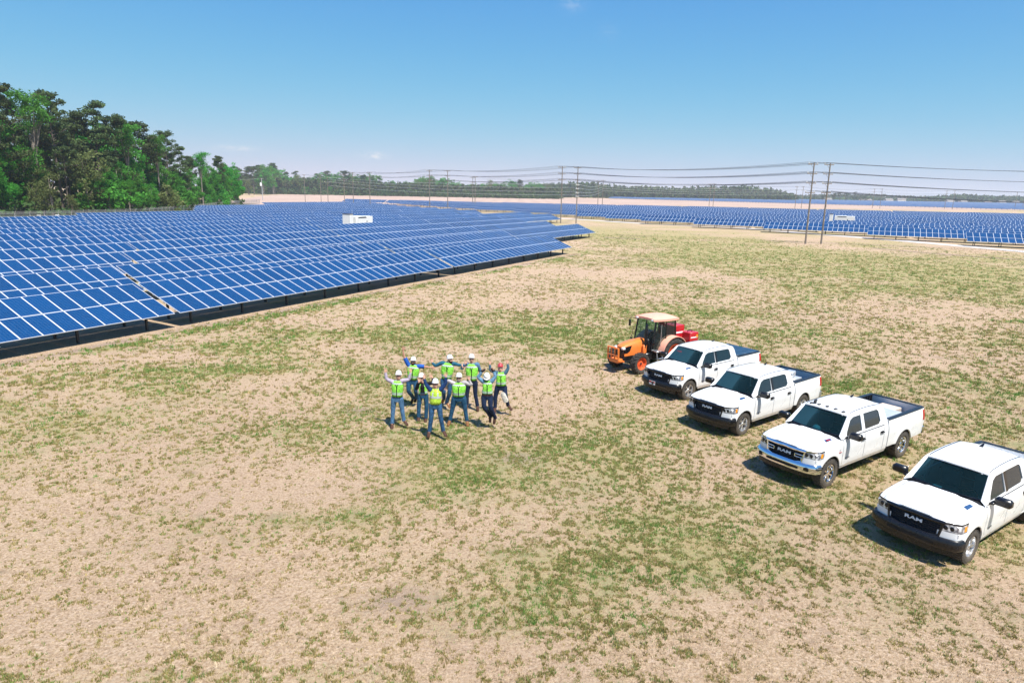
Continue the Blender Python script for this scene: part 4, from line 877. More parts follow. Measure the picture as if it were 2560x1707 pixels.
def make_truck(pos, heading, label, T, style='road', bed='open', trim='black', extras=()):
    root = empty('pickup_truck', (pos[0], pos[1], 0), heading); tag(root, label, 'truck', 'white pickup trucks parked in a slanted row')
    B = lambda mb, name, mat, par=body_dummy, **kw: mb.build(name, mat, par if par is not body_dummy else root, **kw)
    z0 = T.lift
    up = lambda mb: (mb.v.__setitem__(slice(None), [(x, y, z + z0) for x, y, z in mb.v]) or mb)
    white = M['white_paint']; chrome = trim == 'chrome'; trimm = M['chrome'] if chrome else M['black_gloss']
    # --- dark underbody, wheel housings, firewall so no light leaks through the panel gaps
    mb = MB(); mb.box(T.tail + .25, .55, -.62, .62, .30, .60); mb.box(-3.15, -.75, -.86, .86, .34, .50); mb.box(-.62, .62, -.66, .66, .5, 1.10)
    for c in (0, -T.wb):
        for s in (-1, 1):
            rs = []
            for k in range(15): a = math.pi * k / 14; rs.append([(c + (T.arch + .0) * math.cos(a), s * .955, T.ac + T.arch * math.sin(a)), (c + (T.arch + .0) * math.cos(a), s * .55, T.ac + T.arch * math.sin(a))])
            mb.grid(rs, 0, s > 0)
        mb.tube([(c, -.8, T.wr - z0), (c, .8, T.wr - z0)], .06, 8)
    B(up(mb), 'chassis', M['dark_under'], smooth=False)
    # --- hood and cowl
    P = []
    for y in np.linspace(-.80, .80, 33):
        e = T.fx(y, 1.12) - .012; P.append([(x, y, T.hood(x, y)) for x in list(np.linspace(-.44 - .10 * (y / .8) ** 2 + .0, e - .22, 9)) + list(np.linspace(e - .18, e, 7))])
    mb = MB(); mb.slab(P, (0, 0, -.03), 0, True); hd = B(up(mb), 'hood', white, angle=60)
    mb = MB(); mb.grid([[(-.435 - .10 * (y / .8) ** 2, y, 1.300 - .05 * (y / .86) ** 2), (-.52 - .12 * (y / .8) ** 2, y, 1.338 - .05 * (y / .86) ** 4)] for y in np.linspace(-.86, .86, 15)], 0, True)
    for s in (-1, 1): mb.tube([(-.50, s * .35 - .1, 1.34), (-.53, s * .35 - .35, 1.355)], .012, 5); mb.tube([(-.52, .62 if s > 0 else -.1, 1.36), (-.50, .1 if s > 0 else -.62, 1.355)], .011, 5)
    B(up(mb), 'cowl', M['black_plastic'])
    for s in (1,):                                                       # badge on the driver's flank of the hood
        mb = MB(); x0, y0 = -.17, s * .715
        mb.add([(x0 + dx + .05 * k * 0, y0 + s * dy, T.hood(x0 + dx, y0 + s * dy) + .008 - (0 if top else .012)) for top in (1, 0) for dx, dy in ((-.15, -.03), (.12, -.06), (.16, .04), (-.13, .05))], [(0, 1, 2, 3), (0, 4, 5, 1), (1, 5, 6, 2), (2, 6, 7, 3), (3, 7, 4, 0)])
        if s < 0: mb.f = [f[::-1] for f in mb.f]
        bd = up(mb).build('hood_badge', M['badge_sky_reflection'], hd, False)
        if chrome: m2 = MB(); m2.box(x0 - .08, x0 + .10, y0 + s * .005 - .02, y0 + s * .005 + .025, T.hood(x0, y0) + .004, T.hood(x0, y0) + .013); up(m2).build('badge_panel', M['red_lens'], bd, False)
    # --- fenders, doors, cab corners, bed sides on both flanks
    for s in (-1, 1):
        ft = lambda x: T.hood(min(x, T.fx(.80, 1.12) - .012), .80) - .045 - .02 * sm(x, .3, .75)
        mb = MB(); panel_side(T, mb, .53, -.60, .47, ft, 30, 9, s)
        panel_side(T, mb, .70, .535, .80, lambda x: .885, 6, 2, s)
        P = []
        for x in np.linspace(.70, -.60, 26):                             # shoulder between hood edge and fender side
            a = np.array((x, s * .808, T.hood(min(x, T.fx(.80, 1.12) - .012), .80))); c = np.array((x, s * T.side(x, ft(x)), ft(x))); k_ = np.array((x, s * (abs(c[1]) - .015), a[2] - .012))
            P.append([tuple(a * (1 - u) ** 2 + 2 * k_ * u * (1 - u) + c * u * u) for u in np.linspace(0, 1, 6)])
        mb.grid(P, 0, s < 0); fe = B(up(mb), 'fender', white, angle=50)
        if chrome:
            tx = text_mesh('C', .10, .003); m2 = MB(); m2.add([((-.42 + s * -q[0]) if s > 0 else (-.42 + q[0]), s * (T.side(-.42, .98) + .008) , .98 + q[2]) for q in tx.v], tx.f); up(m2).build('fender_badge', M['black_gloss'], fe, False)
            m3 = MB(); m3.box(-.50, -.36, min(s * .995, s * 1.003), max(s * .995, s * 1.003), .915, .93); up(m3).build('badge_bar', M['red_lens'], fe, False)
        for k, (xa, xb) in enumerate(((-.61, -1.80), (-1.812, -2.93))):
            mb = MB(); panel_side(T, mb, xa, xb, .47, T.belt, 18, 10, s); dr = B(up(mb), 'door', white, angle=50)
            mb = MB(); xh = xb + .14; y = T.side(xh, 1.08); mb.cbox(xh - .11, xh + .11, min(s * (y + .018), s * (y + .045)), max(s * (y + .018), s * (y + .045)), 1.065, 1.105, .01); mb.cbox(xh - .08, xh - .05, min(s * y, s * (y + .03)), max(s * y, s * (y + .03)), 1.07, 1.10, .004); mb.cbox(xh + .05, xh + .08, min(s * y, s * (y + .03)), max(s * y, s * (y + .03)), 1.07, 1.10, .004); mb.cbox(xh - .1, xh + .1, min(s * y, s * (y + .006)), max(s * y, s * (y + .006)), 1.04, 1.13, .002); up(mb).build('handle', M['black_gloss'], dr)
            if k == 0:
                tx = text_mesh('RAM', .085, .003, 1.5); mb = MB(); mb.add([(xa - .26 - s * q[0], s * (T.side(xa - .26, .66) + .006), .66 + q[2]) for q in tx.v], tx.f); up(mb).build('door_lettering', M['dark_steel'], dr, False)
        mb = MB(); panel_side(T, mb, -2.942, -3.20, .47, T.belt + .02, 5, 8, s); B(up(mb), 'cab_corner', white, angle=50)
        mb = MB(); panel_side(T, mb, -.60, -3.2, .36, .465, 8, 2, s, gap=0); B(up(mb), 'rocker', M['white_paint'] if not chrome else white)
        # upper cab side with window openings
        fn = lambda x, z: (x, s * T.ycab(z), z)
        outer = [(-.52, T.belt), (-.60, 1.335), (-1.13, 1.835)] + [(x, T.zedge(x) - .012) for x in np.linspace(-1.3, -3.0, 9)] + [(-3.10, 1.75), (-3.195, T.belt + .02)]
        w1 = [(-.80, 1.315), (-.98, 1.315), (-1.70, 1.335), (-1.72, 1.80), (-1.30, 1.795), (-1.12, 1.73), (-.86, 1.44)]
        w2 = [(-1.86, 1.335), (-2.72, 1.35), (-2.80, 1.42), (-2.76, 1.74), (-2.66, 1.80), (-1.88, 1.805)]
        mb = MB(); mb.poly(outer, [w1, w2], fn, 0, s > 0)
        for wv in (w1, w2):                                              # window reveals
            n_ = len(wv); mb.add([fn(*p) for p in wv] + [(p[0], s * (T.ycab(p[1]) - .045), p[1]) for p in wv], [(i, (i + 1) % n_, n_ + (i + 1) % n_, n_ + i) for i in range(n_)])
        # front pillar strip to the windscreen edge, roof rail
        mb.grid([[(-.52, s * T.ycab(T.belt), T.belt), (-1.13, s * T.ycab(1.835), 1.835)], [(-.60, s * .80, 1.33), (-1.15, s * .70, 1.86)], [(-.62, s * .785, 1.334), (-1.16, s * .675, 1.858)]], 0, s < 0)
        B(up(mb), 'cab_frame', white, smooth=False)
        gm = M['tint_glass']
        for wv, nm in ((w1, 'front_window'), (w2, 'rear_window')): mb = MB(); mb.poly(wv, [], lambda x, z: (x, s * (T.ycab(z) - .02), z), 0, s > 0); B(up(mb), nm, gm, smooth=False)
        if 'solid_pillar' not in extras: mb = MB(); mb.poly([(-1.725, 1.335), (-1.855, 1.335), (-1.875, 1.805), (-1.725, 1.80)], [], lambda x, z: (x, s * (T.ycab(z) + .004), z), 0, s > 0); B(up(mb), 'pillar_trim', M['black_gloss'], smooth=False)
        mb = MB(); mb.tube([(-.62, s * (T.ycab(T.belt) + .012), 1.292), (-2.95, s * (T.ycab(T.belt) + .012), 1.296)], .010, 4); B(up(mb), 'belt_moulding', M['black_gloss'])
        # mirror
        mb = MB(); mb.cbox(-.90, -.70, min(s * .93, s * 1.04), max(s * .93, s * 1.04), 1.285, 1.345, .02)
        mb.cbox(-.93, -.74, min(s * 1.0, s * 1.36), max(s * 1.0, s * 1.36), 1.29, 1.49, .045); mr = B(up(mb), 'wing_mirror', M['black_plastic'])
        mb = MB(); mb.cbox(-.938, -.928, min(s * 1.04, s * 1.32), max(s * 1.04, s * 1.32), 1.31, 1.465, .004); up(mb).build('mirror_glass', M['chrome'], mr)
        # bed side with rail cap and inner wall
        bt = lambda x: 1.375 + .02 * sm(x, T.bed0, T.tail)
        mb = MB(); panel_side(T, mb, T.bed0, T.tail, .50, bt, 34, 9, s); inner = M['white_paint'] if bed == 'white' else M['black_plastic']
        B(up(mb), 'bed_side', white, angle=50)
        mb = MB(); xs = np.linspace(T.bed0 - .01, T.tail + .02, 12); mb.slab([[(x, s * (T.side(x, 1.375) + .006), bt(x) + .022), (x, s * (T.side(x, 1.375) - .06), bt(x) + .034), (x, s * .80, bt(x) + .03)] for x in xs], (0, 0, -.03), 0, s > 0); B(up(mb), 'bed_rail', M['rail_blue'])
        mb = MB(); xs = np.linspace(T.bed0 - .02, T.tail + .05, 56); mb.grid([[(x, s * (.815 + (.012 if k % 4 < 2 else 0)), .86), (x, s * (.815 + (.012 if k % 4 < 2 else 0)), 1.39)] for k, x in enumerate(xs)], 0, s > 0)
        hx = [x for x in np.linspace(-T.wb + .5, -T.wb - .5, 2)]; mb.cbox(hx[1], hx[0], min(s * .60, s * .83), max(s * .60, s * .83), .80, 1.02, .05); B(up(mb), 'bed_wall', inner, smooth=False)
        # tail lamp, headlamp
        mb = MB(); xs = np.linspace(T.tail + .13, T.tail - .012, 5); mb.grid([[(x, s * (T.side(x, z) + .006), z) for z in np.linspace(.98, 1.33, 5)] for x in xs], 0, s < 0)
        mb.grid([[(T.tail - .012, s * (T.side(T.tail, z) + .006), z), (T.tail - .012, s * .83, z)] for z in np.linspace(.98, 1.33, 5)], 0, s > 0); B(up(mb), 'tail_lamp', M['red_lens'])
        ph = []
        for y in np.linspace(.59, .90, 9): ph.append((T.fx(y, 1.0) + .004, y))
        for x in np.linspace(T.fx(.90, 1.0) - .05, .40, 6): ph.append((x, T.side(x, 1.0) + .006))
        mb = MB(); zz = lambda k: (.885 + .02 * (k / 14), 1.085 + .02 * (k / 14) if k > 2 else 1.07)
        mb.grid([[(x - .09 * (z - .95), s * (y - .06 * max(z - 1.0, 0)), z) for z in np.linspace(*zz(k), 5)] for k, (x, y) in enumerate(ph)], 0, s < 0); hl = B(up(mb), 'headlight', M['lamp_lens'])
        mb = MB(); mb.grid([[(x - .05 - .09 * (z - .95), s * (y - .04), z) for z in np.linspace(*zz(k), 3)] for k, (x, y) in enumerate(ph)], 0, s < 0); up(mb).build('reflector', M['lamp_back'], hl)
        for yy in (.66, .78): mb = MB(); mb.lathe([(.0, .012), (.04, .012), (.055, .0)], 14, 0, 'x', (T.fx(yy, 1.0) + .002, s * yy, .985)); up(mb).build('bulb', M['black_gloss'], hl)
        mb = MB(); mb.grid([[(x + .004 - .09 * (z - .95), s * (y + .004), z) for z in np.linspace(.93, 1.06, 3)] for (x, y) in ph[11:14]], 0, s < 0); up(mb).build('indicator', M['amber'], hl)
        mb = MB(); mb.grid([[(x + .006 - .09 * (z - .95), s * (y + .005 - .06 * max(z - 1.0, 0)), z) for z in (zz(k)[1] - .004, zz(k)[1] + .03)] for k, (x, y) in enumerate(ph)], 0, s < 0); up(mb).build('brow', trimm, hl)
        # painted corner of the front under the lamp
        pf = [(T.fx(y, .84) + .002, y) for y in np.linspace(.52, .90, 9)] + [(x, T.side(x, .84)) for x in np.linspace(T.fx(.90, .84) - .05, .53, 5)]
        mb = MB(); mb.grid([[(x - .06 * (z - .8), s * y, z) for z in np.linspace(.72, .892, 4)] for (x, y) in pf], 0, s < 0); B(up(mb), 'front_corner', white)
    # --- windscreen, roof, rear wall
    mb = MB(); mb.grid([[(-.62 * (1 - v) + -1.16 * v + (.13 * (1 - v) + .07 * v) * (1 - (u) ** 2), u * (.785 * (1 - v) + .675 * v), 1.335 * (1 - v) + (1.858 + .045 * (1 - u * u)) * v + .0) for v in np.linspace(0, 1, 9)] for u in np.linspace(-1, 1, 17)], 0, True)
    ws = B(up(mb), 'windscreen', M['windscreen'])
    wsp = lambda u, v: (-.62 * (1 - v) - 1.16 * v + (.13 * (1 - v) + .07 * v) * (1 - u * u) + .006, u * (.785 * (1 - v) + .675 * v), 1.335 * (1 - v) + (1.858 + .045 * (1 - u * u)) * v + .004)
    mb = MB(); mb.grid([[wsp(u, v) for v in (.90, .935)] for u in (.80, .84)], 0, True); up(mb).build('sticker', M['white_print'], ws, False)
    mb = MB(); mb.grid([[wsp(u, v) for v in (0, .05)] for u in np.linspace(-1, 1, 17)], 0, True); mb.grid([[wsp(u, v) for v in (.955, 1)] for u in np.linspace(-1, 1, 17)], 0, True); up(mb).build('dark_border', M['black_gloss'], ws)
    if 'window_writing' in extras:
        mb = MB()
        for q in range(5): mb.grid([[wsp(-.74 + q * .085 + .014 * k, .60 + .03 * math.sin(k * 1.9 + q) + dv) for dv in (0, .03)] for k in range(5)], 0, True)
        up(mb).build('red_writing', M['red_lens'], ws, False)
    nx, ny = 16, 17; P = []
    for i in range(nx):
        u = i / (nx - 1); x = -1.10 - 1.97 * u; row = []
        for j in range(ny):
            v = -1 + 2 * j / (ny - 1); ye = T.ycab(T.zedge(x)); xx = x + (.09 * (1 - v * v) if i == 0 else .06 * (1 - v * v) if i == 1 else 0) - (.04 * (v * v) if i == 0 else 0); row.append((xx, v * ye, T.zedge(x) - .012 + .068 * (1 - abs(v) ** 2.6)))
        P.append(row)
    mb = MB(); mb.slab(P, (0, 0, -.03), 0, False); rf = B(up(mb), 'roof', white, angle=60)
    for s in (-1, 1): mb = MB(); mb.tube([(x, s * (T.ycab(T.zedge(x)) - .075), T.zedge(x) + .026) for x in np.linspace(-1.2, -3.0, 10)], .009, 4); up(mb).build('roof_moulding', M['black_gloss'], rf)
    mb = MB(); mb.tube([(-2.75, -.12 if 'antenna_left' not in extras else .12, 1.95), (-2.82, -.12, 1.98), (-2.92, -.12, 2.02)], [.05, .035, .01], 8, flat=.5); up(mb).build('antenna', M['black_gloss'], rf)
    if 'roof_lamps' in extras:
        for k, y in enumerate((-.52, -.27, 0, .27, .52)): mb = MB(); mb.cbox(-1.26, -1.14, y - .045, y + .045, 1.905 - .10 * y * y, 1.955 - .10 * y * y, .018); up(mb).build('roof_lamp', M['dark_steel'], rf)
        mb = MB(); mb.tube([(-1.22, -.42, 1.92), (-1.22, -.42, 1.99), (-1.30, -.42, 2.02)], [.05, .05, .03], 8); up(mb).build('roof_aerial', M['dark_steel'], rf)
    mb = MB(); mb.poly([(-.92, T.belt + .02 - .6), (.92, T.belt + .02 - .6), (.92, T.belt), (.70, 1.83), (-.70, 1.83), (-.92, T.belt)], [[(-.62, 1.36), (.62, 1.36), (.56, 1.74), (-.56, 1.74)]], lambda y, z: (-3.195 + .12 * max(z - 1.29, 0) / .55, y, z), 0, True); B(up(mb), 'rear_cab_wall', white, smooth=False)
    mb = MB(); mb.poly([(-.62, 1.36), (.62, 1.36), (.56, 1.74), (-.56, 1.74)], [], lambda y, z: (-3.185 + .12 * (z - 1.29) / .55, y, z), 0, True); B(up(mb), 'rear_glass', M['tint_glass'], smooth=False)
    # --- front: grille, bumper
    gy = .60; P = []
    mb = MB(); mb.grid([[(T.fx(y, z) - .05, y, z) for z in np.linspace(.70, 1.10, 5)] for y in np.linspace(-gy, gy, 15)], 0, True); gr = B(up(mb), 'grille', M['black_plastic'])
    for k in range(7): mb = MB(); z = .745 + k * .048; mb.tube([(T.fx(y, z) - .028, y, z) for y in np.linspace(-gy + .05, gy - .05, 13)], .010, 5); up(mb).build('grille_bar', M['black_gloss'], gr)
    def frame_tube(pts, r, mat, nm, n=8, flat=1.0): mb = MB(); mb.tube(pts, r, n, flat=flat); up(mb).build(nm, mat, gr)
    topb = [(T.fx(y, 1.09) + .012, y, 1.085 + .012 * (1 - sm(abs(y), .08, .14)) - .0 * abs(y)) for y in np.linspace(-.64, .64, 21)]
    frame_tube(topb, .038 if not chrome else .045, trimm, 'grille_surround')
    frame_tube([(T.fx(y, .72) + .004, y, .715 + .05 * sm(abs(y), .3, .6)) for y in np.linspace(-.56, .56, 15)], .026, trimm if chrome else M['black_plastic'], 'grille_surround')
    for s in (-1, 1): frame_tube([(T.fx(.60, z) + .004, s * (.62 - .07 * (1.09 - z) / .37), z) for z in np.linspace(.74, 1.08, 6)], .030, trimm if chrome else M['black_plastic'], 'grille_surround')
    if chrome:
        for s in (-1, 1):
            for z in (.955, .875): frame_tube([(T.fx(y, z) + .012, s * y, z + .0) for y in np.linspace(.34, .60, 6)], .016, M['chrome'], 'grille_bar')
            frame_tube([(T.fx(.34, z) + .012, s * .34, z) for z in (.955, .875)], .018, M['chrome'], 'grille_bar')
    tx = text_mesh('RAM', .105 if not chrome else .115, .010, 1.9, .002); mb = MB(); zc = .955 if not chrome else .915
    mb.add([(T.fx(q[0], zc) + .018 - q[1] - .1 * q[2], q[0], zc + q[2]) for q in tx.v], tx.f); up(mb).build('lettering', M['white_print'], gr, False)
    bm_ = M['chrome'] if chrome else M['black_plastic']
    prof = [(.50, .00), (.47, .045), (.52, .085), (.62, .095), (.70, .085), (.745, .04), (.735, -.02)]
    path = [(T.fx(y, .62), y) for y in np.linspace(-.90, .90, 27)]; path = [(x, y) for x, y in path]
    wrap = [(x, T.side(x, .62) + .01) for x in np.linspace(T.fx(.90, .62) - .04, .545, 4)]
    full = [(x, -y) for x, y in wrap[::-1]] + path + wrap
    mb = MB(); P = []
    for i, (x, y) in enumerate(full):
        a, b = full[max(i - 1, 0)], full[min(i + 1, len(full) - 1)]; tx_, ty_ = b[0] - a[0], b[1] - a[1]; L = math.hypot(tx_, ty_); nx_, ny_ = ty_ / L, -tx_ / L
        cut = 1.0
        P.append([(x + nx_ * o, y + ny_ * o, z) for z, o in prof])
    mb.grid(P, 0, True); bp = B(up(mb), 'bumper', bm_, angle=50)
    mb = MB(); mb.grid([[(T.fx(y, .45) + .02 - .05 * (.47 - z), y, z) for z in (.33, .40, .49)] for y in np.linspace(-.88, .88, 15)], 0, True); up(mb).build('air_dam', M['black_plastic'], bp)
    slot = lambda y, z: (T.fx(y, .62) + .103 - (.02 if abs(z - .6) > .06 else 0), y, z)
    mb = MB(); mb.grid([[(T.fx(y, .62) + (.088 if z < .56 else .100) , y, z) for z in (.545 + .0 * y, .58, .63 - .10 * max(abs(y) - .40, 0))] for y in np.linspace(-.52, .52, 21)], 0, True); up(mb).build('lower_grille', M['dark_under'], bp, False)
    if chrome:
        for s in (-1, 1): mb = MB(); mb.cbox(T.fx(.72, .6) + .055, T.fx(.72, .6) + .11, min(s * .62, s * .82), max(s * .62, s * .82), .54, .66, .02); up(mb).build('fog_lamp', M['black_gloss'], bp)
    if 'front_plate' in extras:
        mb = MB(); mb.cbox(T.fx(.1, .6) + .10, T.fx(.1, .6) + .112, -.36, -.04, .52, .68, .004); mb.box(T.fx(.1, .6) + .112, T.fx(.1, .6) + .115, -.35, -.05, .60, .675, 1); mb.box(T.fx(.1, .6) + .1125, T.fx(.1, .6) + .1155, -.22, -.12, .535, .675, 2); up(mb).build('front_plate', [M['white_print'], M['red_lens'], M['dark_steel']], bp, False)
    mb = MB(); P = [[(T.tail - .16 + .06 * (abs(y) / .95) ** 2, y, z) for z in (.50, .56, .68, .72)] for y in np.linspace(-.96, .96, 13)]; mb.slab(P, (.14, 0, 0), 0, False); B(up(mb), 'rear_bumper', M['chrome'] if chrome else M['silver'])
    # --- bed floor, front wall, tailgate
    inner = white if bed == 'white' else M['black_plastic']
    mb = MB(); ys = np.linspace(-.80, .80, 41); mb.grid([[(T.bed0 - .01, y, .86 + (.012 if k % 4 < 2 else 0)), (T.tail + .06, y, .86 + (.012 if k % 4 < 2 else 0))] for k, y in enumerate(ys)], 0, True); mb.grid([[(T.bed0 - .03, y, .86), (T.bed0 - .03, y, 1.39)] for y in (-.82, .82)], 0, False); B(up(mb), 'bed_floor', inner, smooth=False)
    mb = MB(); mb.cbox(T.bed0 - .028, T.bed0 - .002, -.90, .90, .60, 1.395, .01); B(up(mb), 'bed_front', white)
    mb = MB(); mb.cbox(T.tail - .008, T.tail + .05, -.83, .83, .74, 1.395, .02); tg = B(up(mb), 'tailgate', white); mb = MB(); mb.cbox(T.tail - .02, T.tail + .07, -.83, .83, 1.396, 1.425, .01); up(mb).build('tailgate_cap', M['rail_blue'], tg)
    if bed == 'cover':
        n = 3; L = (T.bed0 - .04 - T.tail - .03) / n
        for k in range(n): mb = MB(); xa = T.bed0 - .03 - k * L; mb.cbox(xa - L + .012, xa, -.86, .86, 1.40, 1.455, .012); [mb.box(xa - L + .03, xa - .03, y - .012, y + .012, 1.455, 1.461) for y in (-.5, 0, .5)]; B(up(mb), 'bed_cover_panel', M['cover_blue'])
    # --- cabin
    mb = MB(); mb.cbox(-1.02, -.62, -.78, .78, .98, 1.22, .06); B(up(mb), 'dashboard', M['interior'])
    mb = MB(); mb.lathe([(.165, -.012), (.18, 0), (.165, .012), (.15, 0), (.165, -.012)], 18, 0, 'x', (-1.12, .38, 1.20)); mb.box(-1.13, -1.11, .22, .54, 1.18, 1.22); B(up(mb), 'steering_wheel', M['interior'])
    for s in (-1, 1):
        mb = MB(); mb.cbox(-1.95, -1.45, s * .40 - .25, s * .40 + .25, .78, .98, .06); mb.cbox(-2.02, -1.84, s * .40 - .24, s * .40 + .24, .98, 1.52, .06); mb.cbox(-1.98, -1.88, s * .40 - .13, s * .40 + .13, 1.54, 1.72, .03); B(up(mb), 'seat', M['grey_trim'])
        mb = MB(); mb.tube([(-1.08, s * .74, 1.66), (-.98, s * .76, 1.58), (-.86, s * .78, 1.46), (-.80, s * .80, 1.40)], .022, 6); B(up(mb), 'grab_handle', M['grey_trim'])
    mb = MB(); mb.cbox(-2.85, -2.35, -.70, .70, .76, .96, .06); mb.cbox(-2.98, -2.80, -.70, .70, .96, 1.50, .06); mb.box(-3.14, -.8, -.84, .84, .50, .56); B(up(mb), 'rear_seat', M['interior'])
    mb = MB(); mb.cbox(-1.20, -1.16, -.12, .12, 1.66, 1.73, .012); B(up(mb), 'rear_view_mirror', M['black_gloss'])
    # --- wheels
    for x in (0, -T.wb):
        for s in (-1, 1): wheel(T, root, (x, s * .845, T.wr), s, style)
    return root
body_dummy = object()
t = NT('lamp_lens'); co = t.coord(); vo = t.n('TexVoronoi', Scale=11.0); t.l(co, vo.inputs['Vector']); c = t.mix(t.remap(vo.outputs['Distance'], .25, .6), (.80, .82, .85), (.22, .23, .26)); t.set(Base_Color=c, Roughness=.12, Metallic=.35, Coat_Weight=1.0, Coat_Roughness=.03); M['lamp_lens'] = t.mat  # opaque silver facets painted for the reflections inside the headlight
M['badge_sky_reflection'] = plain('badge_sky_reflection', (.10, .22, .40), .15, metal=.7)  # chrome badge tinted blue, the reflected sky put into its colour
M['rail_blue'] = plain('rail_blue', (.014, .022, .032), .42, var=.1)
M['cover_blue'] = plain('cover_blue', (.016, .05, .095), .45, var=.08, sc=2)
M['lamp_back'] = plain('lamp_back', (.85, .86, .88), .35, metal=.15, var=.25, sc=14)  # whitened in place of the surroundings a reflector would mirror
M['hat_white'] = plain('hat_white', (.80, .80, .79), .3, var=.02, coat=.3)
TR = [(6.803, 27.326, -143.6), (7.68, 23.228, -142.6), (8.809, 19.024, -145.3), (10.276, 14.986, -145.4)]
T15 = Truck(); T15L = Truck(wb=3.9); T25 = Truck(wb=4.29, over=1.33, lift=.075, wr=.43, heavy=True)
make_truck(TR[0][:2], R(TR[0][2]), 'white pickup with a dark blue bed cover, parked next to the tractor', T15, 'mud', 'cover', 'black', ('front_plate', 'window_writing'))
make_truck(TR[1][:2], R(TR[1][2]), 'white pickup with an open black bed, second from the tractor', T15L, 'road', 'black', 'black')
make_truck(TR[2][:2], R(TR[2][2]), 'taller white pickup with chrome grille and bumper and roof lamps', T25, 'chrome', 'black', 'chrome', ('roof_lamps', 'solid_pillar'))
make_truck(TR[3][:2], R(TR[3][2]), 'nearest white pickup with an open white bed, cut by the right edge', T15, 'mud', 'white', 'black')
# loads and loose things in the trucks
def in_truck(k, name, mb, mats, loc, label, cat, rz=0.0, group=None):
    p = TR[k]; a = R(p[2]); o = mb.build(name, mats, None); o.location = (p[0] + math.cos(a) * loc[0] - math.sin(a) * loc[1], p[1] + math.sin(a) * loc[0] + math.cos(a) * loc[1], loc[2]); o.rotation_euler = (0, 0, a + rz); tag(o, label, cat, group); return o
def chest(w, d, h, m_box, m_lid, name, k, loc, label, rz=0.0):
    p = TR[k]; a = R(p[2]); root = empty(name, (p[0] + math.cos(a) * loc[0] - math.sin(a) * loc[1], p[1] + math.sin(a) * loc[0] + math.cos(a) * loc[1], loc[2]), a + rz); tag(root, label, 'toolbox', 'boxes carried in the truck beds')
    mb = MB(); mb.cbox(-d / 2, d / 2, -w / 2, w / 2, 0, h, .015); mb.build('case', m_box, root); mb = MB(); mb.cbox(-d / 2 - .02, d / 2 + .02, -w / 2 - .02, w / 2 + .02, h + .002, h + .06, .012); mb.build('lid', m_lid, root)
    mb = MB(); mb.cbox(d / 2 + .001, d / 2 + .03, -.06, .06, h - .06, h - .01, .006); mb.build('latch', M['dark_steel'], root); return root
M['red_paint'] = plain('red_paint', (.50, .012, .02), .35, var=.06, coat=.3); M['grey_lid'] = plain('grey_lid', (.38, .42, .47), .5); M['board'] = plain('board', (.55, .45, .38), .8)
chest(.62, .55, .55, M['aluminium'], M['aluminium'], 'toolbox', 1, (-3.62, .48, .875), 'silver metal toolbox in the bed of the second truck')
chest(.70, 1.15, .42, M['red_paint'], M['grey_lid'], 'toolbox', 2, (-3.95, .38, .95), 'red toolbox with a grey lid in the chrome truck bed')
chest(.55, 1.30, .45, M['cover_blue'], M['white_print'], 'cooler', 2, (-4.05, -.42, .95), 'long blue box with a white lid in the chrome truck bed')
mb = MB(); mb.cbox(-.45, .45, -.33, .33, 0, .36, .02); in_truck(2, 'cardboard_box', mb, M['board'], (-5.0, -.05, .95), 'pale tan box in the back of the chrome truck bed', 'box')
mb = MB(); mb.cbox(-.20, .20, -.15, .15, 0, .22, .03); in_truck(1, 'tool_case', mb, M['aluminium'], (-3.62, .48, 1.487), 'small case lying on the silver toolbox', 'case', .2)
mb = MB(); hard_hat(mb); in_truck(2, 'hard_hat', mb, M['hat_white'], (-.80, -.05, 1.31), 'white hard hat lying on the dashboard of the chrome truck', 'hard hat', 1.2)
mb = MB(); mb.tube([(0, 0, 0), (.05, .1, .01), (.02, .22, .01)], .02, 5); mb.cbox(-.1, .1, -.32, -.12, 0, .03, .008); in_truck(3, 'papers', mb, M['white_print'], (-.80, -.05, 1.222), 'white papers and cord on the dashboard of the nearest truck', 'papers')
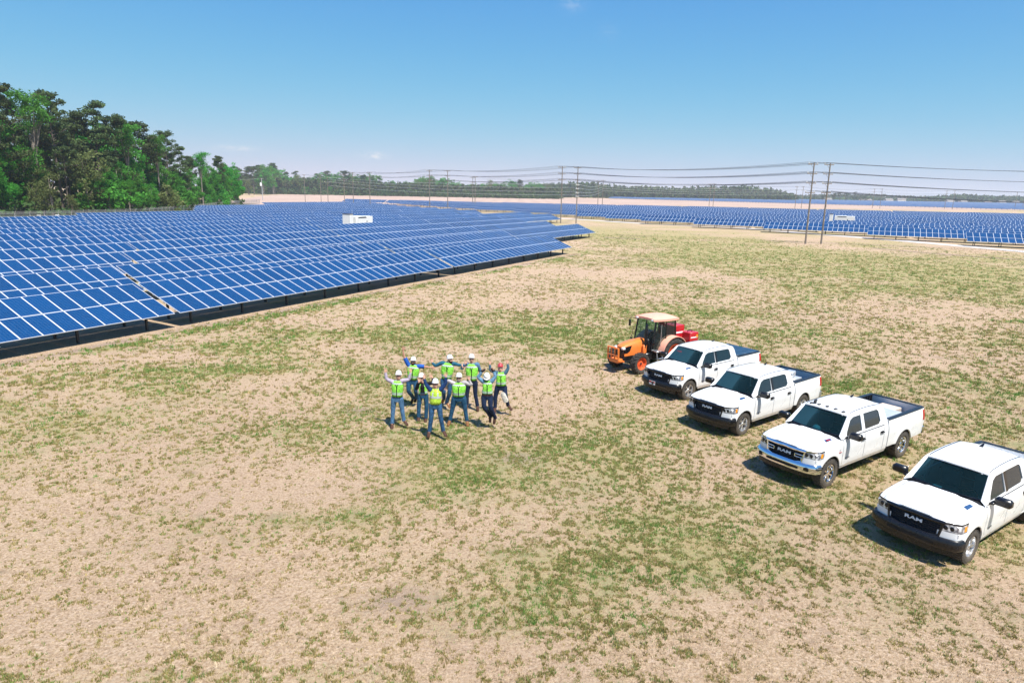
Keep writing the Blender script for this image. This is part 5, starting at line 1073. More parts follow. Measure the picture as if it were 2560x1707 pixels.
# ------------------------------------------------------------------ tractor (x forward, y left, origin on the ground under the front axle)
M['orange'] = plain('orange', (.78, .20, .035), .38, var=.05, coat=.3, dirt=((.40, .30, .2), .1, 1.0, .25))
M['orange_sunlit'] = plain('orange_sunlit', (.82, .38, .27), .55, var=.06)  # paler orange for roof and fenders, sunlight put into the colour
M['orange_red'] = plain('orange_red', (.75, .10, .02), .4, var=.08, dirt=((.40, .30, .2), -.6, .6, .25))
M['agri_rubber'] = plain('agri_rubber', (.030, .028, .026), .9, var=.3, sc=5, dirt=((.26, .2, .14), -.9, .9, .4))
tp = unp(1555, 917); TRX = empty('tractor', (5.62, 31.2, 0), R(-146)); tag(TRX, 'orange farm tractor with a glazed cab and red boxes behind', 'tractor')
def tb(mb, name, mat, par=None, **kw): return mb.build(name, mat, par or TRX, **kw)
def agri_wheel(pos, r, w, sgn):
    o = empty('wheel', pos); o.parent = TRX; h = w / 2; mb = MB(); q = r - .035
    mb.lathe([(q * .62, h * .72), (q * .72, h * .95), (q * .88, h), (q * .98, h * .85), (q, h * .5), (q, -h * .5), (q * .98, -h * .85), (q * .88, -h), (q * .72, -h * .95), (q * .62, -h * .72)], 36, 0, 'y')
    n = 18
    for k in range(n):
        for s in (-1, 1):
            a = 2 * math.pi * (k + (.5 if s > 0 else 0)) / n; pts = []
            for y, da in ((.0, 0), (h * .5, .10), (h * .98, .17)):
                for dl in (-.045, .045):
                    for rr in (q - .03 if y < h * .9 else q * .90, r if y < h * .9 else r - .02): pts.append((rr * math.cos(a + da + dl / r), s * y, rr * math.sin(a + da + dl / r)))
            mb.add(pts, [(0, 2, 3, 1), (1, 3, 7, 5), (0, 1, 5, 4), (2, 6, 7, 3), (5, 7, 11, 9), (4, 5, 9, 8), (6, 10, 11, 7), (8, 9, 11, 10)] if s > 0 else [(1, 3, 2, 0), (5, 7, 3, 1), (4, 5, 1, 0), (3, 7, 6, 2), (9, 11, 7, 5), (8, 9, 5, 4), (7, 11, 10, 6), (10, 11, 9, 8)])
    tb(mb, 'tyre', M['agri_rubber'], o, angle=30)
    mb = MB(); R1 = q * .63
    mb.lathe([(R1, h * .74 * sgn), (R1 * 1.02, h * .80 * sgn), (R1 * .95, h * .78 * sgn), (R1 * .86, h * .25 * sgn), (R1 * .55, h * .12 * sgn), (R1 * .42, h * .30 * sgn), (R1 * .22, h * .34 * sgn), (0, h * .36 * sgn)], 32, 0, 'y')
    rim = tb(mb, 'rim', M['orange_red'], o, angle=35)
    mb = MB(); mb.lathe([(0, h * .55 * sgn), (R1 * .16, h * .55 * sgn), (R1 * .18, h * .35 * sgn)], 12, 0, 'y'); tb(mb, 'hub', M['dark_steel'], rim)
    for k in range(8): a = 2 * math.pi * k / 8; mb = MB(); mb.tube([(R1 * .72 * math.cos(a), h * .17 * sgn, R1 * .72 * math.sin(a)), (R1 * .72 * math.cos(a), h * .28 * sgn, R1 * .72 * math.sin(a))], .02, 6); tb(mb, 'bolt', M['dark_steel'], rim)
FR, RRd, WB_ = .50, .76, 2.15
for s in (-1, 1): agri_wheel((0, s * .80, FR), FR, .34, s); agri_wheel((-WB_, s * .80, RRd), RRd, .46, s)
mb = MB(); mb.cbox(-.7, .55, -.22, .22, .45, .85, .04); mb.tube([(0, -.7, FR), (0, .7, FR)], .09, 8); mb.cbox(-2.4, -.6, -.25, .25, .50, .95, .05); mb.tube([(-WB_, -.65, RRd), (-WB_, .65, RRd)], .13, 8); mb.tube([(.1, .55, .55), (-.7, .30, .55)], .03, 6); tb(mb, 'chassis', M['dark_steel'])
# bonnet: rounded, falling to the front
P = []
for x in np.linspace(-.80, .62, 13):
    u = (x + .80) / 1.42; zt = 1.50 - .10 * u - .16 * u ** 4; w = .34 - .04 * u ** 3; row = []
    for a in np.linspace(0, math.pi, 15): row.append((x, w * math.copysign(abs(math.cos(a)) ** .55, math.cos(a)), .88 + (zt - .88) * abs(math.sin(a)) ** .6))
    P.append(row)
mb = MB(); mb.grid(P, 0, False); mb.add(P[-1], [tuple(range(15))]); bon = tb(mb, 'bonnet', M['orange'], angle=50)
for s in (-1, 1):
    mb = MB(); mb.poly([(.62, .86), (.64, 1.18), (.50, 1.24), (.12, 1.28), (.22, 1.02), (.45, .88)], [], lambda x, z: (x, s * (.345 - .04 * ((x + .8) / 1.42) ** 3), z), 0, s > 0); tb(mb, 'side_grille', M['black_plastic'], bon, smooth=False)
    mb = MB(); mb.cbox(.50, .67, min(s * .16, s * .33), max(s * .16, s * .33), 1.10, 1.22, .03); tb(mb, 'headlight', M['lamp_back'], bon)
    mb = MB(); mb.grid([[(x, s * .352, .80), (x, s * .352, .90 + .03 * math.sin(x * 3))] for x in np.linspace(-.75, .6, 8)], 0, s < 0); tb(mb, 'side_skirt', M['orange'], bon)
mb = MB(); mb.cbox(.60, .66, -.28, .28, .80, 1.14, .03); tb(mb, 'nose_grille', M['black_plastic'], bon)
# bull bar
mb = MB()
for s in (-1, 1): mb.tube([(.60, s * .34, .55), (.98, s * .36, .62), (1.0, s * .36, 1.22)], .045, 8); mb.tube([(1.0, s * .12, .70), (1.0, s * .12, 1.20)], .035, 6)
mb.tube([(1.0, -.36, 1.22), (1.0, .36, 1.22)], .04, 8); mb.tube([(1.0, -.36, .88), (1.0, .36, .88)], .04, 8); mb.cbox(.62, .98, -.30, .30, .50, .68, .03); tb(mb, 'bull_bar', M['orange'])
# loader bracket, exhaust, steps
for s in (-1, 1): mb = MB(); mb.cbox(-.72, -.50, min(s * .36, s * .50), max(s * .36, s * .50), .60, 1.25, .03); mb.cbox(-.78, -.45, min(s * .30, s * .52), max(s * .30, s * .52), .55, .72, .03); tb(mb, 'loader_bracket', M['orange'])
mb = MB(); mb.tube([(-.62, .42, .95), (-.62, .46, 1.3), (-.64, .46, 1.9), (-.66, .46, 2.15), (-.72, .46, 2.24)], [.065, .07, .07, .06, .06], 10); tb(mb, 'exhaust', M['black_plastic'])
mb = MB()
for y0 in (.98, ): 
    for x in (-1.02, -1.36): mb.tube([(x, y0, .28), (x, y0 - .12, .95)], .022, 6)
    for z in (.35, .62): mb.tube([(-1.02, y0, z), (-1.36, y0, z)], .025, 6)
mb.cbox(-1.42, -.96, .55, .92, .92, .97, .01); tb(mb, 'steps', M['silver'])
mb = MB(); mb.cbox(-1.1, -.55, .28, .62, .50, .86, .05); tb(mb, 'fuel_tank', M['black_plastic'])
# cab: floor, posts, glass, roof
mb = MB(); mb.cbox(-2.35, -.88, -.62, .62, .90, 1.0, .02); mb.cbox(-1.02, -.86, -.40, .40, 1.0, 1.48, .04); tb(mb, 'cab_floor', M['black_plastic'])
posts = {'fl': [(-.90, .60, .98), (-.98, .62, 1.5), (-1.12, .60, 2.40)], 'bl': [(-1.72, .70, 1.30), (-1.75, .70, 1.6), (-1.78, .64, 2.40)], 'rl': [(-2.42, .66, 1.30), (-2.44, .66, 1.7), (-2.40, .62, 2.40)]}
for k, pts in posts.items():
    for s in (-1, 1): mb = MB(); mb.tube([(p[0], s * p[1], p[2]) for p in pts], .042 if k != 'bl' else .03, 6); tb(mb, 'cab_post', M['black_gloss'])
def pane(name, pts, mat='clear_glass'): mb = MB(); mb.add(pts, [tuple(range(len(pts)))]); return tb(mb, name, M[mat], smooth=False)
pane('windscreen', [(-.895, -.58, 1.02), (-.895, .58, 1.02), (-.99, .60, 1.5), (-1.125, .58, 2.38), (-1.125, -.58, 2.38), (-.99, -.60, 1.5)])
for s in (-1, 1):
    pane('cab_door', [(-.92, s * .605, 1.0), (-1.45, s * .66, 1.0), (-1.72, s * .69, 1.35), (-1.77, s * .635, 2.38), (-1.14, s * .595, 2.38), (-1.0, s * .62, 1.5)])
    pane('side_window', [(-1.74, s * .69, 1.42), (-2.42, s * .655, 1.42), (-2.39, s * .615, 2.38), (-1.79, s * .635, 2.38)])
    mb = MB(); mb.tube([(-1.40, s * .70, 1.05), (-1.42, s * .70, 2.2)], .014, 5); tb(mb, 'door_handrail', M['silver'])
pane('rear_window', [(-2.43, -.64, 1.42), (-2.43, .64, 1.42), (-2.40, .60, 2.38), (-2.40, -.60, 2.38)])
P = []
for x in np.linspace(-.98, -2.62, 12):
    u = (x + .98) / -1.64; row = []
    for v in np.linspace(-1, 1, 13): row.append((x + .05 * v * v * (1 if u < .2 else -1 if u > .8 else 0), v * (.64 + .10 * math.sin(math.pi * min(u * 1.1, 1))), 2.42 + .16 * (1 - abs(v) ** 3) * (1 - abs(2 * u - 1) ** 4 * .8) + .05 * (1 - u)))
    P.append(row)
mb = MB(); mb.slab(P, (0, 0, -.10), 0, False); rf = tb(mb, 'roof', M['orange_sunlit'], angle=50)
for s in (-1, 1): mb = MB(); mb.cbox(-1.02, -.92, min(s * .44, s * .60), max(s * .44, s * .60), 2.36, 2.46, .03); tb(mb, 'work_lamp', M['lamp_back'], rf)
# fenders, mirrors, seat, wheel, rear platform
for s in (-1, 1):
    P = []
    for a in np.linspace(math.radians(8), math.radians(165), 16): P.append([(-WB_ + (RRd + .09) * math.cos(a), s * y, RRd + (RRd + .09) * math.sin(a) * (1 + .0)) for y in (.52, .60, .95, 1.03)])
    mb = MB(); mb.slab(P, (0, 0, -.04), 0, s > 0); tb(mb, 'fender', M['orange_sunlit'])
    mb = MB(); mb.add([(-WB_ + (RRd + .06) * math.cos(a), s * .53, RRd + (RRd + .06) * math.sin(a)) for a in np.linspace(math.radians(8), math.radians(165), 14)], [tuple(range(14))]); tb(mb, 'fender_wall', M['black_plastic'], smooth=False)
    mb = MB(); mb.tube([(-1.08, s * .60, 2.30), (-.95, s * .95, 2.36), (-.95, s * 1.0, 2.2)], .014, 5); mr = tb(mb, 'mirror_arm', M['black_gloss']); mb = MB(); mb.cbox(-.98, -.92, min(s * .93, s * 1.08), max(s * .93, s * 1.08), 1.90, 2.22, .025); tb(mb, 'mirror', M['black_gloss'], mr)
    mb = MB(); mb.tube([(-.98, s * .66, 1.15), (-.88, s * .78, 1.35), (-.98, s * .76, 1.9)], .014, 5); mb.cbox(-.92, -.84, min(s * .72, s * .84), max(s * .72, s * .84), 1.30, 1.36, .01); tb(mb, 'handrail', M['black_gloss'])
mb = MB(); mb.cbox(-2.15, -1.65, -.26, .26, 1.15, 1.30, .05); mb.cbox(-2.25, -2.08, -.25, .25, 1.3, 1.95, .06); tb(mb, 'seat', M['interior'])
mb = MB(); mb.lathe([(.19, -.014), (.205, 0), (.19, .014), (.175, 0), (.19, -.014)], 18, 0, 'x', (-1.32, 0, 1.62)); mb.tube([(-1.32, 0, 1.62), (-1.05, 0, 1.35)], .03, 6); tb(mb, 'steering_wheel', M['black_gloss'])
mb = MB(); mb.add([(-2.28, -.42, 1.5), (-2.28, .10, 1.5), (-2.28, .02, 2.15), (-2.28, -.34, 2.15), (-2.33, -.42, 1.5), (-2.33, .10, 1.5), (-2.33, .02, 2.15), (-2.33, -.34, 2.15)], [(0, 3, 2, 1), (4, 5, 6, 7), (0, 1, 5, 4), (1, 2, 6, 5), (2, 3, 7, 6), (3, 0, 4, 7)]); tb(mb, 'warning_triangle', M['red_paint'], smooth=False)
mb = MB(); mb.cbox(-4.15, -2.75, -.68, .78, .78, .86, .02); mb.tube([(-2.4, -.3, .7), (-2.9, -.35, .8)], .04, 6); mb.tube([(-2.4, .3, .7), (-2.9, .35, .8)], .04, 6); mb.tube([(-2.4, 0, 1.1), (-2.85, 0, .95)], .03, 6)
for s in (-1, 1): mb.tube([(-3.9, s * .58, .8), (-3.9, s * .58, .15)], .03, 6)
tb(mb, 'rear_platform', M['dark_steel'])
def red_box(name, lx, ly, w, d, h, label):
    a = R(-146); c = TRX.location; o = empty(name, (c[0] + math.cos(a) * lx - math.sin(a) * ly, c[1] + math.sin(a) * lx + math.cos(a) * ly, .865), a); tag(o, label, 'box', 'red boxes on the tractor')
    mb = MB(); mb.cbox(-d / 2, d / 2, -w / 2, w / 2, 0, h, .02); mb.build('case', M['red_paint'], o); mb = MB(); mb.tube([(-.15, 0, h), (-.15, 0, h + .07), (.15, 0, h + .07), (.15, 0, h)], .02, 6); mb.build('handle', M['black_plastic'], o)
    mb = MB(); mb.box(-d / 2 + .06, d / 2 - .06, w / 2 + .001, w / 2 + .004, h * .62, h * .70); mb.box(-d / 2 + .10, d / 2 - .08, w / 2 + .001, w / 2 + .004, h * .26, h * .36); mb.build('white_lettering_strip', M['white_print'], o, False); return o
b1 = red_box('red_welder_box', -3.22, -.18, .80, .70, 1.05, 'taller red machine box on the rear of the tractor'); b2 = red_box('red_welder_box', -3.75, .42, .62, .62, .72, 'shorter red box with white strips on the tractor platform')
mb = MB(); mb.box(-.26, -.14, .311, .315, .46, .60); mb.build('yellow_label', M['amber'], b2, False)
# ------------------------------------------------------------------ people, posed from the photograph
def cloth(name, col, rough=.85, var=.22, sc=9, bump=.8, bsc=14, bd=.06):
    t = NT(name); co = t.coord(); f = t.remap(t.noise(sc, 5, .6, co, dist=.6), .3, .7, 1 - var, 1 + var); c = t.n('VectorMath', operation='SCALE'); c.inputs[0].default_value = col; t.l(f, c.inputs['Scale'])
    t.set(Base_Color=c.outputs[0], Roughness=rough, Specular_IOR_Level=.2); t.bump(t.noise(bsc, 4, .6, co, dist=1.2), bump, bd); return t.mat
M['jeans'] = cloth('jeans', (.030, .090, .185), var=.45); M['jeans_light'] = cloth('jeans_light', (.075, .165, .29), var=.45); M['jeans_mid'] = cloth('jeans_mid', (.020, .078, .150), var=.4); M['navy'] = cloth('navy', (.012, .022, .055), var=.3)
M['vest_green'] = cloth('vest_green', (.28, .74, .08), .75, .30, sc=7, bump=.9, bsc=11, bd=.09); M['vest_lime'] = cloth('vest_lime', (.52, .76, .07), .75, .22, sc=7, bump=.9, bsc=11, bd=.09)  # green vest mottled, lit and shaded wrinkles put into its colour
M['reflective'] = cloth('reflective', (.46, .50, .51), .45, .12, bump=.3); M['trim_black'] = cloth('trim_black', (.01, .01, .012))
M['lavender'] = cloth('lavender', (.42, .36, .45)); M['royal'] = cloth('royal', (.02, .10, .42)); M['black_knit'] = cloth('black_knit', (.012, .012, .015)); M['denim_shirt'] = cloth('denim_shirt', (.012, .04, .13)); M['teal_shirt'] = cloth('teal_shirt', (.02, .11, .17))
M['chambray'] = cloth('chambray', (.10, .20, .33)); M['grey_shirt'] = cloth('grey_shirt', (.42, .39, .40)); M['sky_shirt'] = cloth('sky_shirt', (.13, .25, .38)); M['slate_shirt'] = cloth('slate_shirt', (.06, .13, .18)); M['white_cloth'] = cloth('white_cloth', (.72, .68, .60))
M['boot_brown'] = cloth('boot_brown', (.085, .040, .028), .5, .25); M['boot_tan'] = cloth('boot_tan', (.24, .11, .045), .5, .25); M['boot_black'] = cloth('boot_black', (.012, .011, .012), .5, .25); M['glove'] = cloth('glove', (.02, .018, .018))
M['skin'] = cloth('skin', (.60, .34, .25), .5, .05, bump=.1); M['skin_tan'] = cloth('skin_tan', (.46, .24, .165), .5, .06, bump=.1); M['mouth'] = plain('mouth', (.12, .02, .02), .5); M['hair_dark'] = cloth('hair_dark', (.025, .016, .011)); M['hair_grey'] = cloth('hair_grey', (.25, .22, .20)); M['hat_red'] = plain('hat_red', (.45, .05, .06), .35)
PXZ = lambda u, v: (930 + u / 6.032, 850 + v / 6.032)
def sm_chain(pts, rad, sub=4):                                           # rounded polyline through joints
    P = [np.array(p) for p in pts]; out, rr = [], []
    for i in range(len(P) - 1):
        a, b = P[i], P[i + 1]; p0 = P[i - 1] if i else a * 2 - b; p3 = P[i + 2] if i + 2 < len(P) else b * 2 - a
        for k in range(sub): t_ = k / sub; out.append(.5 * ((2 * a) + (b - p0) * t_ + (2 * p0 - 5 * a + 4 * b - p3) * t_ ** 2 + (3 * a - p0 - 3 * b + p3) * t_ ** 3)); rr.append(rad[i] + (rad[i + 1] - rad[i]) * t_)
    out.append(P[-1]); rr.append(rad[-1]); return [tuple(p) for p in out], rr
def ring_at(c, axis, xdir, rx, ry, n=18):
    axis = Vector(axis).normalized(); x = Vector(xdir); x = (x - axis * x.dot(axis)).normalized(); y = axis.cross(x)
    return [tuple(Vector(c) + x * rx * math.copysign(abs(math.cos(2 * math.pi * k / n)) ** .85, math.cos(2 * math.pi * k / n)) + y * ry * math.copysign(abs(math.sin(2 * math.pi * k / n)) ** .85, math.sin(2 * math.pi * k / n))) for k in range(n)]
def skin_body(J, fat):
    """one continuous body grown over the joints with the Skin modifier, fingers included"""
    V, E, Rr = [], [], []
    def v(p, r): V.append(tuple(p)); Rr.append((r, r)); return len(V) - 1
    pel = v(J['pelvis'], .125 * fat); sp = v(J['waist'], .115 * fat); ch = v(J['chest'], .125 * fat); nk = v(J['neck'], .055); E += [(pel, sp), (sp, ch), (ch, nk)]
    hb = v(J['head'] + J['hup'] * -.055 + J['hfw'] * .012, .068); hm = v(J['head'] + J['hup'] * .02, .082); ht = v(J['head'] + J['hup'] * .085, .062); E += [(nk, hb), (hb, hm), (hm, ht)]
    for s in 'LR':
        sh = v(J['sh' + s], .062); el = v(J['el' + s], .044); wr = v(J['wr' + s], .030); E += [(ch, sh), (sh, el), (el, wr)]
        d = J['tip' + s] - J['wr' + s]; L = np.linalg.norm(d); d /= L; L = min(L, .20); pal = v(J['wr' + s] + d * .06, .040); E.append((wr, pal))
        side = np.cross(d, J['hfw']); side /= np.linalg.norm(side); f = J['hfw']
        for k, (o, fl) in enumerate(((-.038, .075), (-.013, .092), (.013, .088), (.038, .068))):
            b = J['wr' + s] + d * .095 + side * o; m = b + d * fl * .55 + side * o * .35; t_ = b + d * fl + side * o * .8 + f * .012
            ib = v(b, .0125); im = v(m, .0115); it = v(t_, .010); E += [(pal, ib), (ib, im), (im, it)]
        tsgn = (1 if s == 'L' else -1) * (1 if side[0] > 0 else -1)
        b = J['wr' + s] + d * .05 + side * tsgn * .04; t_ = b + side * tsgn * .045 + d * .045; ib = v(b, .014); it = v(t_, .011); E += [(pal, ib), (ib, it)]
        hp = v(J['hip' + s], .085 * fat); kn = v(J['kn' + s], .055); an = v(J['an' + s], .034); to = v(J['an' + s] + (J['toe' + s] - J['an' + s]) * .6, .022); E += [(pel, hp), (hp, kn), (kn, an), (an, to)]
    me = bpy.data.meshes.new('body'); me.from_pydata(V, E, []); o = bpy.data.objects.new('body_tmp', me); COL.objects.link(o)
    mo = o.modifiers.new('skin', 'SKIN'); mo.branch_smoothing = .6
    for k, sv in enumerate(me.skin_vertices[0].data): sv.radius = Rr[k]; sv.use_root = (k == 0)
    ms = o.modifiers.new('sub', 'SUBSURF'); ms.levels = 1; ms.render_levels = 1
    dg = bpy.context.evaluated_depsgraph_get(); dg.update(); out = bpy.data.meshes.new_from_object(o.evaluated_get(dg)); bpy.data.objects.remove(o); out.name = 'body'
    out.polygons.foreach_set('use_smooth', [True] * len(out.polygons)); return out
def person(base, joints, label, look):
    """base: pixel of the ground point below the person; joints: pixel positions, with metres nearer (-) or farther (+) where given"""
    g = unp(*PXZ(*base)); Y0 = g[1]; O = np.array((g[0], g[1], 0.0)); J = {}
    for k, q in joints.items(): J[k] = atdepth(*PXZ(q[0], q[1]), Y0 + (q[2] if len(q) > 2 else 0.0)) - O
    J['head'] = J['head'] - np.array((0, 0, .025))
    root = empty('person', tuple(O)); tag(root, label, 'person', 'people jumping and waving')
    turn = look.get('turn', 0.0); tilt = look.get('tilt', .0); hf = np.array((math.sin(turn), -math.cos(turn) * math.cos(tilt), -math.sin(tilt))); J['hfw'] = hf / np.linalg.norm(hf)
    hx = np.array((math.cos(turn), math.sin(turn), 0)); J['hup'] = np.cross(hx, J['hfw']) * 1.0; J['hup'] = J['hup'] if J['hup'][2] > 0 else -J['hup']
    J['pelvis'] = (J['hipL'] + J['hipR']) / 2; mid = (J['shL'] + J['shR']) / 2; J['neck'] = mid + (J['head'] - mid) * .42 ; J['chest'] = J['pelvis'] + (mid - J['pelvis']) * .80; J['waist'] = J['pelvis'] + (mid - J['pelvis']) * .38
    fat = look.get('fat', 1.0); skin = M[look.get('skin', 'skin')]; bme = skin_body(J, fat); bme.materials.append(skin); bo = inst('body', bme, root)
    # --- trousers
    mb = MB()
    for s in 'LR':
        h = J['hip' + s]; k = J['kn' + s]; a = J['an' + s]; top = J['pelvis'] * .35 + h * .65 + np.array((0, 0, .05))
        p, r = sm_chain([top, h * .5 + (h + (k - h) * .2) * .5, k, k + (a - k) * .55, a + (a - k) * .10], [.116 * fat, .108 * fat, .080, .072, .070]); mb.tube(p, r, 12)
    mb.rings([ring_at(J['pelvis'] + (J['waist'] - J['pelvis']) * u + np.array((0, 0, dz)), mid - J['pelvis'], (1, 0, 0), rx * fat, ry * fat) for u, dz, rx, ry in ((0, -.10, .15, .12), (0, -.02, .182, .135), (.4, 0, .178, .13), (.9, 0, .168, .122))]); mb.build('trousers', M[look['pants']], bo)
    mb = MB(); mb.rings([ring_at(J['pelvis'] + (J['waist'] - J['pelvis']) * u, mid - J['pelvis'], (1, 0, 0), .188 * fat, .142 * fat) for u in (.30, .52)], 0, False, False); mb.build('belt', M['boot_brown'], bo)
    # --- boots
    for s in 'LR':
        a, t_ = J['an' + s], J['toe' + s]; d = t_ - a; L = np.linalg.norm(d); d /= L; L = max(L, .2); kd = (a - J['kn' + s]); kd /= np.linalg.norm(kd); mb = MB()
        nrm = Vector(np.cross(d, np.cross(kd, d))); nrm.normalize(); sd = np.array(Vector(d).cross(nrm)); nn = np.array(nrm)
        heel = a + nn * .035 - d * .05; rs = []
        for u, w, h in ((0, .040, .06), (.05, .050, .095), (.35, .054, .095), (.65, .060, .072), (.9, .056, .056), (1.0, .036, .036)):
            c = heel + d * (.31 * u); rs.append([tuple(c + sd * w * math.cos(q) - nn * (h * .5) + nn * (-h * .5 * math.sin(q)) + nn * .03) for q in np.linspace(0, 2 * math.pi, 11)[:-1]])
        mb.rings(rs); p, r = sm_chain([a - kd * .10, a - kd * .02, a + nn * .02], [.064, .062, .06], 2); mb.tube(p, r, 10); mb.build('boot', M[look['boots']], bo)
    # --- shirt: trunk and sleeves
    mb = MB(); ax = mid - J['pelvis']; wsh = np.linalg.norm(J['shL'] - J['shR']) / 2; xd = J['shR'] - J['shL']; xd = xd if xd[0] > 0 else -xd
    tw = max(.15, min(wsh * .92, .23)) * fat
    sec = [(.02, .170 * fat, .128 * fat), (.25, .165 * fat, .125 * fat), (.5, tw * .96, .128 * fat), (.75, tw * 1.02, .130 * fat), (.92, tw * .98, .110), (1.02, tw * .72, .085), (1.07, .07, .065)]
    mb.rings([ring_at(J['pelvis'] + ax * u, ax, xd, a, b) for u, a, b in sec])
    sl = look.get('sleeve', 1.0)
    for s in 'LR':
        sh, el, wr = J['sh' + s], J['el' + s], J['wr' + s]; inn = sh + (mid - sh) * .35 - np.array((0, 0, .02))
        if sl >= 1: pts, r0 = [inn, sh, el, el + (wr - el) * .5, wr], [.082, .080, .058, .052, .044]
        else: pts, r0 = [inn, sh, sh + (el - sh) * .85], [.085, .085, .078]
        p, r = sm_chain(pts, r0); mb.tube(p, r, 10)
        if look.get('gloves'): d = (J['tip' + s] - wr); d /= np.linalg.norm(d); gb = MB(); pp, rr = sm_chain([wr - d * .03, wr + d * .05, wr + d * .11, wr + d * .17], [.045, .050, .048, .026], 3); gb.tube(pp, rr, 9, flat=.55); gb.build('glove', M['glove'], bo)
    mb.build('shirt', M[look['shirt']], bo)
    # --- vest
    vm = M[look.get('vest', 'vest_green')]; k = 1.10; op = look.get('open_vest')
    vsec = [(look.get('hem', .12), .185 * fat, .145 * fat), (.3, .183 * fat, .143 * fat), (.5, tw * 1.06, .146 * fat), (.75, tw * 1.12, .148 * fat), (.90, tw * 1.02, .128), (1.0, tw * .74, .100), (1.05, .095, .080)]
    rv = [ring_at(J['pelvis'] + ax * u, ax, xd, a * 1.03, b * 1.03, 24) for u, a, b in vsec]
    mb = MB()
    def front_idx(rings_, half):                                         # ring indices that face the viewer near the middle
        c = np.mean([np.array(q) for q in rings_[2]], 0); return [i for i in range(24) if (np.array(rings_[2][i]) - c)[1] < 0 and abs((np.array(rings_[2][i]) - c) @ (xd / np.linalg.norm(xd))) < half]
    skip = set(front_idx(rv, .11 * fat)) if op else set()
    n = 24
    for i in range(len(rv) - 1):
        for j in range(n):
            j2 = (j + 1) % n
            if j in skip and j2 in skip: continue
            mb.add([rv[i][j], rv[i][j2], rv[i + 1][j2], rv[i + 1][j]], [(0, 1, 2, 3)])
    ve = mb.build('vest', vm, bo, True, None)
    bmv = bmesh.new(); bmv.from_mesh(ve.data); bmesh.ops.remove_doubles(bmv, verts=bmv.verts, dist=1e-5); bmesh.ops.solidify(bmv, geom=bmv.faces[:], thickness=.008); bmv.to_mesh(ve.data); bmv.free(); ve.data.polygons.foreach_set('use_smooth', [True] * len(ve.data.polygons))
    def band(u0, u1, mat, nm, only=None, grow=1.065):
        us = [q[0] for q in vsec]; f = lambda u, c: np.interp(u, us, [q[c] for q in vsec]); rr = [ring_at(J['pelvis'] + ax * u, ax, xd, f(u, 1) * grow, f(u, 2) * grow, 24) for u in np.linspace(u0, u1, 3)]; m2 = MB()
        for i in range(2):
            for j in range(24):
                j2 = (j + 1) % 24
                if only is not None and not (j in only and j2 in only): continue
                if op and j in skip and j2 in skip: continue
                m2.add([rr[i][j], rr[i][j2], rr[i + 1][j2], rr[i + 1][j]], [(0, 1, 2, 3)])
        return m2.build(nm, mat, ve, True, None)
    if look.get('vest') == 'vest_lime':
        band(.50, .62, M['reflective'], 'reflective_band')
        cidx = front_idx(rv, 9); xn = xd / np.linalg.norm(xd); c = np.mean([np.array(q) for q in rv[2]], 0)
        for s in (-1, 1): band(.62, .98, M['reflective'], 'reflective_strap', [j for j in range(24) if (np.array(rv[2][j]) - c)[1] < 0 and .05 < s * ((np.array(rv[2][j]) - c) @ xn) < .125])
    else:
        band(.27, .33, M['reflective'], 'reflective_band'); band(.365, .40, M['reflective'], 'reflective_band'); band(.86, .93, M['reflective'], 'reflective_band')
        band(vsec[0][0], vsec[0][0] + .03, M['trim_black'], 'hem_trim', None, 1.05)
    us = [q[0] for q in vsec]; fy = lambda u: float(np.interp(u, us, [q[2] for q in vsec])) * 1.075
    axn = ax / np.linalg.norm(ax); xn = xd / np.linalg.norm(xd); fr = np.cross(axn, xn); fr = fr if fr[1] < 0 else -fr
    if not op and look.get('vest') != 'vest_lime':
        m2 = MB(); m2.grid([[tuple(J['pelvis'] + ax * u + fr * (fy(u) + .006) + xn * o) for o in (-.014, .014)] for u in np.linspace(vsec[0][0], .72, 7)]); m2.build('zip', M['trim_black'], ve, False)
        for s in (-1, 1): m2 = MB(); m2.grid([[tuple(J['pelvis'] + ax * u + fr * (fy(u) * (1 if u < .9 else .8) + .008) + xn * (s * (.085 * (u - .72) / .3) + o)) for o in (-.010, .010)] for u in (.72, .82, .92, 1.0)]); m2.build('neck_trim', M['trim_black'], ve, False)
    if look.get('vest') != 'vest_lime':                           # shirt front in the neck opening
        m2 = MB(); m2.add([tuple(J['pelvis'] + ax * u + fr * (fy(u) * (1 if u < .9 else .8) + .004) + xn * o) for u, o in ((.72, 0), (1.0, -.075), (1.04, 0), (1.0, .075))], [(0, 1, 2, 3)]); m2.build('shirt_front', M[look['shirt']], bo, False)
    # --- head: face, hair, hat
    hc = J['head']; fw_, up_ = J['hfw'], J['hup']; rt = np.cross(fw_, up_); at_ = lambda x, y, z: tuple(hc + rt * x + fw_ * y + up_ * z)
    m2 = MB(); n = 14; rs = []
    for z, rx, ry in ((-.125, .030, .035), (-.105, .052, .060), (-.06, .066, .082), (0, .074, .095), (.05, .076, .098), (.085, .070, .09)): rs.append([at_(rx * math.cos(2 * math.pi * q / n), ry * math.sin(2 * math.pi * q / n) + .006, z) for q in range(n)])
    m2.rings(rs)
    m2.add([at_(-.013, .098, -.035), at_(.013, .098, -.035), at_(0, .126, -.03), at_(0, .102, .02), at_(0, .100, -.045)], [(0, 2, 3), (2, 1, 3), (0, 4, 2), (4, 1, 2)])
    for s in (-1, 1): m2.tube([at_(s * .074, -.005, -.03), at_(s * .085, -.012, 0), at_(s * .078, -.008, .03)], [.012, .02, .012], 6)
    m2.build('face', skin, bo)
    m2 = MB(); m2.rings([[at_(.024 * w * math.cos(2 * math.pi * q / 8), .088 + d_, -.066 + .018 * w * math.sin(2 * math.pi * q / 8)) for q in range(8)] for w, d_ in ((1, .006), (.9, .010))]); m2.build('mouth', M['mouth'], bo)
